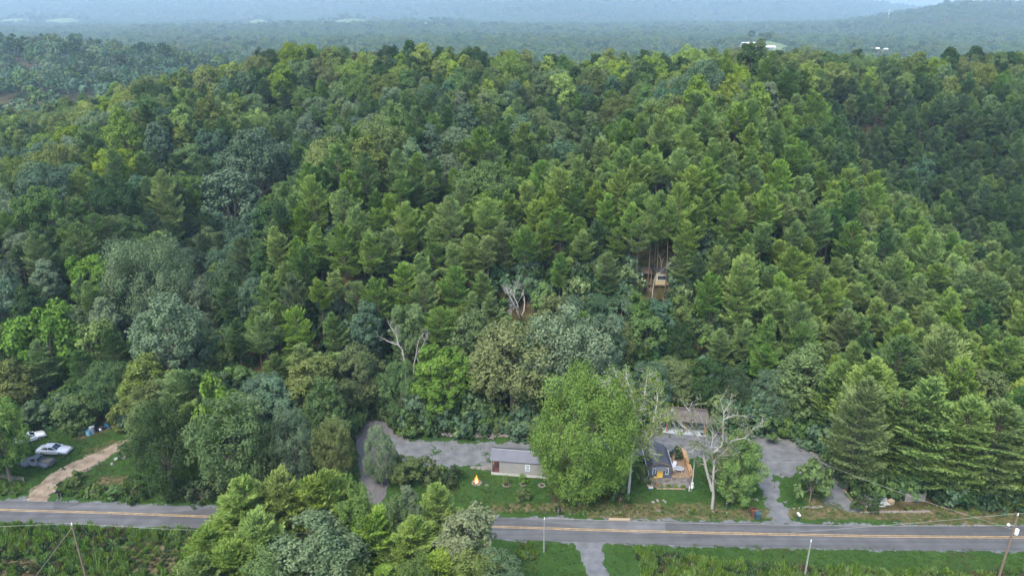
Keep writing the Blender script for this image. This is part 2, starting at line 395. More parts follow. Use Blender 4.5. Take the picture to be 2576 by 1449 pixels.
def build_road():
    a, b = strip(TOP, BOT, .03)
    rr = random.Random(3); n = len(a); mbd = MB(); vs = []
    K = 6
    a = [(x, y+rr.uniform(-.12, .12), z) for x, y, z in a]; b = [(x, y+rr.uniform(-.1, .1), z) for x, y, z in b]
    for i in range(n):
        for k in range(K+1):
            t = k/K; vs.append((a[i][0]*(1-t)+b[i][0]*t, a[i][1]*(1-t)+b[i][1]*t, .03+.05*(1-(2*t-1)**2)-(.03 if k in (0, K) else 0)))
    mbd.add(vs, [(i*(K+1)+k, i*(K+1)+k+1, (i+1)*(K+1)+k+1, (i+1)*(K+1)+k) for i in range(n-1) for k in range(K)])
    road = mbd.build('road', asphalt(), smooth=True, kind='structure')
    ym = mat('yellow_road_paint', (.42, .29, .13), .8, var=.3, scale=1.2)
    for off in (.47, .53):
        l = MB(); ps = np.linspace(-560, 3180, 150); vs = []
        w = .011
        for p in ps:
            t0, b0 = np.interp(p, *zip(*TOP)), np.interp(p, *zip(*BOT))
            A = G(p, t0, .03); B = G(p, b0, .03)
            for t in (off-w, off+w):
                t = t-.03; vs.append((A[0]*(1-t)+B[0]*t, A[1]*(1-t)+B[1]*t, .084))
        l.add(vs, [(2*i, 2*i+1, 2*i+3, 2*i+2) for i in range(len(ps)-1)])
        l.build('centre_line', ym, road)
build_road()

# gravel and dirt sheets: small cells inside an outline, so their edges are ragged
def sheet(name, polys, m, z=.012, cell=.22, rag=.6, holes=0.0, cut=(), thin=None):
    P = [[G(*q)[:2] for q in poly] for poly in polys]; CUT = [[G(*q)[:2] for q in poly] for poly in cut]
    ax = [q[0] for p in P for q in p]; ay = [q[1] for p in P for q in p]
    xs = np.arange(min(ax)-1, max(ax)+1, cell); ys = np.arange(min(ay)-1, max(ay)+1, cell)
    X, Y = np.meshgrid(xs, ys); nx, ny = len(xs), len(ys)
    cx = (X[:-1, :-1]+cell/2); cyy = (Y[:-1, :-1]+cell/2)
    wx = cx + rag*wob(cx, cyy, .9, 1) + rag*.6*wob(cx, cyy, .35, 2); wy = cyy + rag*wob(cx, cyy, .8, 3) + rag*.5*wob(cx, cyy, .3, 5)
    keep = np.zeros(cx.shape, bool)
    for p in P: keep |= inpoly(wx, wy, p)
    for p in CUT: keep &= ~inpoly(wx, wy, p)
    if holes:
        nz = wob(cx, cyy, 1.3, 7)*.6 + wob(cx, cyy, .42, 9)*.55 + rng.normal(0, .2, cx.shape)
        lim = holes if thin is None else thin(cx, cyy)
        keep &= nz < lim
    i = np.arange(nx*ny).reshape(ny, nx)
    f = np.stack([i[:-1, :-1], i[:-1, 1:], i[1:, 1:], i[1:, :-1]], -1)[keep]
    u, inv = np.unique(f, return_inverse=True)
    v = np.stack([X.ravel()[u]+rng.uniform(-.06, .06, len(u)), Y.ravel()[u]+rng.uniform(-.06, .06, len(u)), np.full(len(u), z)], -1)
    o = obj(name, npmesh(name, v, inv.reshape(f.shape), [m]), kind='structure')
    return o
gravel_m = mat('gravel', (.098, .104, .113), .95, col2=(.168, .178, .190), scale=.7, bump=.8, bscale=14, detail=14)
t = gravel_m.node_tree
dirt_m = mat('packed_dirt', (.14, .108, .078), .95, col2=(.28, .228, .175), scale=.8, bump=.5, bscale=12, detail=8)
lane_m = mat('worn_lane', (.085, .083, .092), .95, col2=(.14, .135, .142), scale=.9, bump=.4, bscale=20, detail=8, stretch=(3, .5, 1))
sheet('lane', [[(893, 1060), (955, 1056), (1012, 1085), (1032, 1112), (1010, 1165), (985, 1180), (960, 1290), (905, 1288), (903, 1190), (893, 1100)]], lane_m, z=.010, rag=.25)
def thin1(x, y): return .75-.5*np.clip((y-97.5)/3, 0, 1)-.55*np.clip((94.8-y)/2, 0, 1)
sheet('gravel_yard', [[(985, 1100), (1035, 1108), (1245, 1115), (1660, 1092), (1662, 1083), (1785, 1092), (1800, 1125), (1790, 1152), (1700, 1152), (1660, 1140), (1500, 1150), (1350, 1160), (1240, 1176), (1053, 1172), (1000, 1166)]], gravel_m, z=.014, holes=.75)
sheet('gravel_drive', [[(1790, 1084), (1889, 1096), (1990, 1106), (2066, 1150), (2112, 1210), (2166, 1289), (2135, 1292), (2085, 1267), (2066, 1240), (2052, 1200), (2000, 1192), (1942, 1202), (1968, 1250), (1990, 1300), (2004, 1322), (1900, 1317), (1932, 1307), (1920, 1244), (1901, 1189), (1887, 1130), (1790, 1150)]], gravel_m, z=.018, holes=1.1)
sheet('gravel_path', [[(1436, 1354), (1462, 1390), (1478, 1449), (1482, 1500), (1545, 1500), (1530, 1449), (1512, 1395), (1512, 1375), (1545, 1357)]], gravel_m, z=.010, holes=1.0, rag=.3)
sheet('dirt_drive', [[(60, 1258), (128, 1188), (209, 1152), (306, 1108), (345, 1096), (352, 1106), (279, 1148), (209, 1186), (153, 1214), (112, 1260)]], dirt_m, z=.010, holes=.8, rag=.4)
sheet('gravel_shoulder', [[(-60, 1250), (270, 1262), (535, 1271), (900, 1285), (1235, 1297), (1800, 1308), (2000, 1312), (2300, 1319), (2640, 1321), (2640, 1327), (1800, 1316), (1235, 1304), (535, 1279), (-60, 1260)],
      [(-60, 1306), (530, 1326), (1290, 1353), (1800, 1372), (2640, 1383), (2640, 1390), (1800, 1378), (1290, 1359), (530, 1332), (-60, 1313)]], gravel_m, z=.008, holes=.15, rag=.35, cell=.18)

# ------------------------------------------------------------------ tree builders
def rhombi(c, ax, nrm, ln, wd):
    "leaf or needle-spray faces: centre, long axis, rough normal, half length, half width"
    ax = ax/np.maximum(np.linalg.norm(ax, axis=1, keepdims=True), 1e-6)
    side = np.cross(nrm, ax); side /= np.maximum(np.linalg.norm(side, axis=1, keepdims=True), 1e-6)
    ln = np.broadcast_to(ln, (len(c),))[:, None]; wd = np.broadcast_to(wd, (len(c),))[:, None]
    v = np.stack([c-ax*ln, c+side*wd+ax*ln*.15, c+ax*ln, c-side*wd+ax*ln*.15], 1).reshape(-1, 3)
    return v, np.arange(len(v)).reshape(-1, 4)
def tube(pts, rad, n=5):
    "tapered tube through pts"
    pts = np.asarray(pts, float); k = len(pts); v = []; 
    for i in range(k):
        d = pts[min(i+1, k-1)]-pts[max(i-1, 0)]; d = d/max(np.linalg.norm(d), 1e-6)
        a = np.cross(d, (0, 0, 1) if abs(d[2]) < .9 else (1, 0, 0)); a /= np.linalg.norm(a); b = np.cross(d, a)
        for j in range(n):
            t = 2*math.pi*j/n; v.append(pts[i]+rad[i]*(a*math.cos(t)+b*math.sin(t)))
    f = [(i*n+j, i*n+(j+1) % n, (i+1)*n+(j+1) % n, (i+1)*n+j) for i in range(k-1) for j in range(n)]
    return np.array(v), np.array(f)
def join(parts):
    vs, fs, k = [], [], 0
    for v, f in parts: vs.append(v); fs.append(f+k); k += len(v)
    return np.concatenate(vs), np.concatenate(fs)
def pine(seed, h=17.0, base=.42, L=3.0, whorls=17, nb=5, dens=1.0, leaf=.30, wide=.085, up=0.0):
    r = np.random.default_rng(seed)
    lean = r.normal(0, .25, 2)
    def axis(z): return np.array([lean[0]*(abs(z)/h)**1.5+.12*math.sin(z*.5+seed), lean[1]*(abs(z)/h)**1.5+.12*math.cos(z*.4+seed), z])
    wood = [tube([axis(z) for z in np.linspace(-.6, h*.98, 9)], np.linspace(.19, .025, 9)*h/19, 6)]
    for _ in range(9):          # dead stubs under the crown
        z = r.uniform(.15, base+.1)*h; a = r.uniform(0, 6.28); l = r.uniform(.6, 1.9)
        p = axis(z); wood.append(tube([p, p+np.array([math.cos(a)*l*.6, math.sin(a)*l*.6, .1]), p+np.array([math.cos(a)*l, math.sin(a)*l, r.uniform(-.2, .4)])], [.04, .025, .008], 3))
    cs, axs, ns, ls, tint = [], [], [], [], []
    for w in range(whorls):
        t = (w+.5)/whorls; z0 = h*(base+(1-base)*.97*t)
        prof = (1-t**2.3)**.8*(.6+.4*min(1, t*3))
        for b in range(nb if t < .8 else 5):
            a = r.uniform(0, 6.28); l = L*prof*r.uniform(.5, 1.22)+.3
            if r.random() < .07: continue
            el = R(12+48*t**2.0+up) + r.normal(0, .09); bt = r.normal(0, .16)
            d = np.array([math.cos(a)*math.cos(el), math.sin(a)*math.cos(el), math.sin(el)])
            p0 = axis(z0+r.uniform(-.3, .3)); sid = np.array([-math.sin(a), math.cos(a), 0])
            def P(s): return p0+d*l*s+np.array([0, 0, .20*l*s*s])
            wood.append(tube([P(0), P(.5), P(.93)], [.045*(1-t)+.02, .025, .008], 3))
            nt_ = max(3, int((5+9*l/L)*dens))
            for s in np.linspace(.18, 1.0, nt_):
                q = P(s); tw = l*.52*(1.14-s)+.14
                for sg in ((-1, 1) if s < .97 else (0,)):
                    e = q+sid*sg*tw*r.uniform(.7, 1.1)+d*tw*.55+np.array([0, 0, r.normal(.05, .06)])
                    for m in range(3 if tw > .35 else 2):
                        f = (m+1)/3.0; c = q*(1-f)+e*f+r.normal(0, .05, 3)
                        for _ in range(2):
                            av = (e-q)*.7+d*.45+r.normal(0, .34, 3)+np.array([0, 0, .34])
                            cs.append(c+r.normal(0, .06, 3)); axs.append(av); ns.append(np.array([0, 0, 1])+r.normal(0, .5, 3)); ls.append(r.uniform(.75, 1.3)*leaf)
                            tint.append(np.clip(.5+bt+r.normal(0, .2), 0, 1))
    cs = np.array(cs); ls = np.array(ls)
    v, f = rhombi(cs, np.array(axs), np.array(ns), ls, wide*(ls/leaf))
    return (v, f, np.repeat(tint, 4)), join(wood)
def broad(seed, rx=4.6, rz=5.2, h=15.0, lobes=30, cards=7500, leaf=.20, lob=.33, top=0.0, sub=9, fork=3, loose=0.0, low=-.45):
    r = np.random.default_rng(seed); zc = h-rz
    P = []
    while len(P) < lobes:       # lobes spread over the outside of the crown
        d = r.normal(0, 1, 3); d /= np.linalg.norm(d)
        if d[2] < low: continue
        c = d*np.array([rx, rx, rz])*(1-lob*.75)*r.uniform(.72, 1.1)
        if top: c[:2] *= 1-top*np.clip(d[2], 0, 1)**1.5*.6
        if all(np.linalg.norm((c-q)/np.array([rx, rx, rz])) > .30*r.uniform(.6, 1) for q in P) or r.random() < .04: P.append(c)
    P = np.array(P); LR = rx*lob*r.uniform(.65, 1.2, lobes)
    # sub-clumps on every lobe, facing outwards
    sc, sr, so_, lt = [], [], [], []
    for c, lr in zip(P, LR):
        out = c/np.array([rx, rx, rz]); out /= max(np.linalg.norm(out), 1e-6); tt = r.normal(0, .10)
        for _ in range(sub):
            d = r.normal(0, 1, 3)+out*.9+np.array([0, 0, .35]); d /= np.linalg.norm(d)
            sc.append(c+d*lr*r.uniform(.55, .95)); sr.append(lr*r.uniform(.38, .6)); so_.append(d); lt.append(tt)
    sc = np.array(sc); sr = np.array(sr); so_ = np.array(so_); lt = np.array(lt)
    w = sr**2; k = r.choice(len(sc), cards, p=w/w.sum())
    d = r.normal(0, 1, (cards, 3))+so_[k]*.8; d /= np.linalg.norm(d, axis=1, keepdims=True)
    rad = sr[k]*r.uniform(.55, 1.12+loose, cards)
    c = sc[k]+d*rad[:, None]+np.array([0, 0, zc])
    n = d+r.normal(0, .45, (cards, 3))+np.array([0, 0, .35]); ax = np.cross(n, r.normal(0, 1, (cards, 3)))
    ls = leaf*r.uniform(.7, 1.35, cards)
    v, f = rhombi(c, ax, n, ls, ls*.62)
    tint = np.clip(.46+lt[k]+r.normal(0, .15, cards), 0, 1)
    wood = []
    tr = .022*h; fk = h*.30
    wood.append(tube([(0, 0, -.6), (r.normal(0, .1), r.normal(0, .1), fk*.5), (0, 0, fk)], [tr*1.15, tr*.9, tr*.75], 7))
    idx = r.permutation(lobes)[:max(fork*4, 10)]
    for i in idx:
        e = P[i]*.92+np.array([0, 0, zc]); m = e*.45+np.array([0, 0, fk])*.55+r.normal(0, .35, 3)
        wood.append(tube([(0, 0, fk*.9), m, e], [tr*.5, tr*.3, .03], 4))
    return (v, f, np.repeat(tint, 4)), join(wood)
def bare(seed, h=9.0, spread=.55, depth=5, r0=.2, n0=1, droop=0.0, first=.35, twigs=3, seglen=.62):
    "leafless tree: limbs that fork again and again"
    r = np.random.default_rng(seed); parts = []
    def grow(p, d, l, rad, k):
        d = d/np.linalg.norm(d); b = d+r.normal(0, .16, 3); b[2] -= droop*(depth-k)*.12; b /= np.linalg.norm(b)
        m = p+d*l*.5+r.normal(0, .04*l, 3); e = m+b*l*.5; e_r = rad*.62
        parts.append(tube([p, m, e], [rad, rad*.8, e_r], 5 if k >= depth-1 else 3))
        if k == 0: return
        for i in range(2 if k >= depth-1 else twigs):
            nd = b+r.normal(0, spread, 3)+np.array([0, 0, .12]); grow(e if i < 2 else m, nd, l*seglen*r.uniform(.8, 1.25), e_r*.98, k-1)
    for i in range(n0):
        a = 6.28*i/n0+r.uniform(0, 1); grow(np.array([0, 0, -.4]), np.array([.5*math.cos(a)*(n0 > 1), .5*math.sin(a)*(n0 > 1), 1.0]), h*first, r0, depth)
    return join(parts)

def crownmesh(name, data, m):
    v, f, t = data; return npmesh(name, v, f, [m], tint=t)
def woodmesh(name, data, m):
    v, f = data; return npmesh(name, v, f, [m], smooth=True)
def joined(name, data, wood, ml, mw):
    v, f, t = data; wv, wf = wood
    return npmesh(name, np.concatenate([v, wv]), np.concatenate([f, wf+len(v)]), [ml, mw], mi=np.r_[np.zeros(len(f)), np.ones(len(wf))], tint=np.r_[t, np.full(len(wv), .5)])
# prototypes: shape data kept as arrays, meshes made from them
SH = {'pine': [pine(100+i, h=16.5, base=(.36, .42, .38, .45, .33, .40, .36, .60, .56, .64)[i], L=(3.2, 2.9, 3.6, 3.0, 3.4, 2.8, 3.8, 3.2, 3.5, 2.7)[i], whorls=(13, 14, 12, 13, 15, 13, 14, 9, 10, 8)[i], nb=6, dens=1.15, leaf=.25, wide=.062) for i in range(10)],
      'pinebig': [pine(200+i, h=20, base=(.12, .16, .09, .2)[i], L=(4.1, 4.7, 3.9, 4.4)[i], whorls=19, nb=7, dens=1.35, leaf=.27, wide=.075) for i in range(4)],
      'pinefore': [pine(300+i, h=14, base=(.15, .2, .12)[i], L=(3.1, 2.8, 3.4)[i], whorls=13, nb=7, dens=1.6, leaf=.22, wide=.055, up=10) for i in range(3)],
      'oak': [broad(400+i, rx=(4.9, 5.4, 4.4, 5.8, 4.6)[i], rz=(5.6, 6.2, 6.0, 6.4, 6.8)[i], h=15, lobes=(48, 54, 44, 58, 46)[i], cards=16000, leaf=.165, low=-.85, lob=.29, sub=10) for i in range(5)],
      'tulip': [broad(500+i, rx=(3.4, 3.8, 3.0, 4.0)[i], rz=(7.2, 7.8, 6.8, 7.2)[i], h=17, lobes=44, cards=10000, top=.8, low=-.9, lob=.36) for i in range(4)],
      'small': [broad(600+i, rx=(2.6, 3.0, 2.8)[i], rz=(3.6, 3.4, 4.2)[i], h=8, lobes=26, cards=6000, leaf=.17, low=-.9, lob=.36) for i in range(3)],
      'walnut': [broad(650, rx=8.2, rz=7.2, h=14.6, lobes=74, cards=56000, leaf=.13, low=-.9, lob=.23, sub=12, loose=.25)],
      'cone': [broad(670, rx=4.2, rz=7, h=14, lobes=70, cards=24000, leaf=.12, low=-1, lob=.22, sub=11, top=1.5, loose=.3)],
      'full': [broad(660+i, rx=5, rz=7, h=14, lobes=(60, 70, 52)[i], cards=21000, leaf=.13, low=-1, lob=.27, sub=11, top=(.3, .1, .6)[i], loose=.1) for i in range(3)],
      'bush': [broad(680+i, rx=1.9, rz=1.7, h=3.0, lobes=12, cards=900, leaf=.2, low=-.5, lob=.42, sub=5) for i in range(3)]}
MESHES = {}
def crown_of(kind, i):
    k = (kind, i)
    if k not in MESHES:
        c, w = SH[kind][i]; MESHES[k] = (crownmesh('crown', c, LM['green']), woodmesh('trunk', w, M['pinebark'] if kind.startswith('pine') else M['bark']))
    return MESHES[k]
def plant(kind, i, loc, s, rz, leaf, name, label, cat, group=None, sz=None, tilt=(0, 0)):
    cm, wm = crown_of(kind, i)
    t = thing(name, label, cat, loc, rz, group); t.scale = (s, s, sz or s)
    if tilt != (0, 0): t.rotation_euler = (tilt[0], tilt[1], rz)
    c = obj('crown', cm, t); c.material_slots[0].link = 'OBJECT'; c.material_slots[0].material = LM[leaf]
    obj('trunk', wm, t)
    return t

# ------------------------------------------------------------------ the wood on the hill
KH = {'pine': 16.5, 'pinebig': 20.0, 'pinefore': 14.0, 'oak': 15.0, 'tulip': 17.0, 'small': 8.0, 'walnut': 14.6, 'bush': 3.0, 'full': 14.0, 'cone': 14.0}     # built heights
KW = {'full': 5.0, 'cone': 4.2, 'walnut': 8.2, 'bush': 1.9, 'pine': 3.2, 'pinebig': 4.6, 'pinefore': 3.1, 'oak': 5.0, 'tulip': 3.6, 'small': 2.8}
Z_LEFTLOW = [(-50, 610), (300, 600), (560, 640), (620, 690), (560, 760), (640, 880), (640, 1110), (-50, 1110)]
Z_FRONT = [(620, 860), (720, 880), (880, 860), (960, 800), (1100, 850), (1240, 800), (1330, 720), (1560, 735), (1740, 900), (1760, 1110), (620, 1110)]
Z_HOLLOW = [(500, 330), (700, 330), (720, 430), (650, 600), (640, 700), (520, 690), (490, 480)]
Z_MIDB = [(1020, 300), (1500, 270), (1560, 330), (1300, 440), (1130, 430), (1000, 380)]
Z_PINE = [(640, 690), (700, 480), (860, 420), (1120, 470), (1320, 440), (1600, 300), (1900, 250), (2700, 250), (2700, 1400), (1740, 1400), (1740, 900), (1560, 735), (1330, 720), (1240, 800), (1100, 850), (960, 800), (880, 860), (600, 830)]
def tree_and_tone(px, py, r):
    q = r.random(); q2 = r.random()
    def pick(*opts):
        s = 0
        for w, o in opts:
            s += w
            if q2 < s: return o
        return opts[-1][1]
    if inpoly(px, py, Z_LEFTLOW):
        if q < .22: return ('pine', pick((.5, 'pine_mid'), (.5, 'pine_dark')))
        return (pick((.5, 'oak'), (.3, 'tulip'), (.2, 'small')), r.choice(['blue', 'grey', 'green', 'green', 'dark', 'olive', 'lime']))
    if inpoly(px, py, Z_FRONT):
        if q < .12: return ('pine', 'pine_mid')
        return (pick((.5, 'oak'), (.3, 'tulip'), (.2, 'small')), r.choice(['green', 'blue', 'green', 'dark', 'grey', 'olive', 'blue']))
    if inpoly(px, py, Z_HOLLOW):
        return ('pine', 'pine_dark') if q < .3 else (pick((.7, 'oak'), (.3, 'tulip')), r.choice(['blue', 'blue', 'green', 'dark']))  # dark and bluish leaves carry the hollow's shade in their colour
    if inpoly(px, py, Z_MIDB):
        return ('pine', pick((.5, 'pine_mid'), (.5, 'pine_dark'))) if q < .45 else (pick((.5, 'oak'), (.5, 'tulip')), r.choice(['blue', 'green', 'green', 'grey']))
    if inpoly(px, py, Z_PINE):
        if q < .03: return ('tulip', r.choice(['green', 'blue', 'yellow']))
        if px > 2080 and py < 690 - (2576-px)*.65 and py > 210: return ('pine', pick((.9, 'pine_dark'), (.1, 'pine_mid')))  # mostly dark needles: shade of the upper gully put into the colour
        if py > 880: return (pick((.8, 'pinebig'), (.2, 'pine')), pick((.35, 'pine_light'), (.5, 'pine_mid'), (.15, 'pine_dark')))
        return ('pine', pick((.5, 'pine_light'), (.42, 'pine_mid'), (.08, 'pine_dark')))
    cr = np.interp(px, *zip(*CREST))
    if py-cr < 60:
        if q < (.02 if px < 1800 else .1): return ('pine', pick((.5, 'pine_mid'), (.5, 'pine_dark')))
        return (pick((.5, 'oak'), (.5, 'tulip')), r.choice(['yellow', 'olive', 'olive', 'yellow', 'green', 'dark']))  # crest leaves yellowed: warm sun on the ridge tops put into their colour
    if py-cr < 150 and px < 1950:
        if q < .22: return ('pine', pick((.5, 'pine_mid'), (.5, 'pine_dark')))
        return (pick((.65, 'oak'), (.35, 'tulip')), r.choice(['green', 'olive', 'blue', 'green', 'grey', 'yellow', 'green']))
    if px < 640:
        if q < (.4 if py < 430 else .68): return ('pine', pick((.25, 'pine_light'), (.45, 'pine_mid'), (.3, 'pine_dark')))
        return ('oak', r.choice(['blue', 'green', 'dark', 'grey']))
    if px > 1900: return ('pine', pick((.6, 'pine_dark'), (.4, 'pine_mid'))) if q < .9 else ('tulip', r.choice(['olive', 'green']))
    return ('pine', pick((.5, 'pine_mid'), (.5, 'pine_dark'))) if q < .6 else (pick((.6, 'oak'), (.4, 'tulip')), r.choice(['green', 'blue', 'grey', 'olive']))

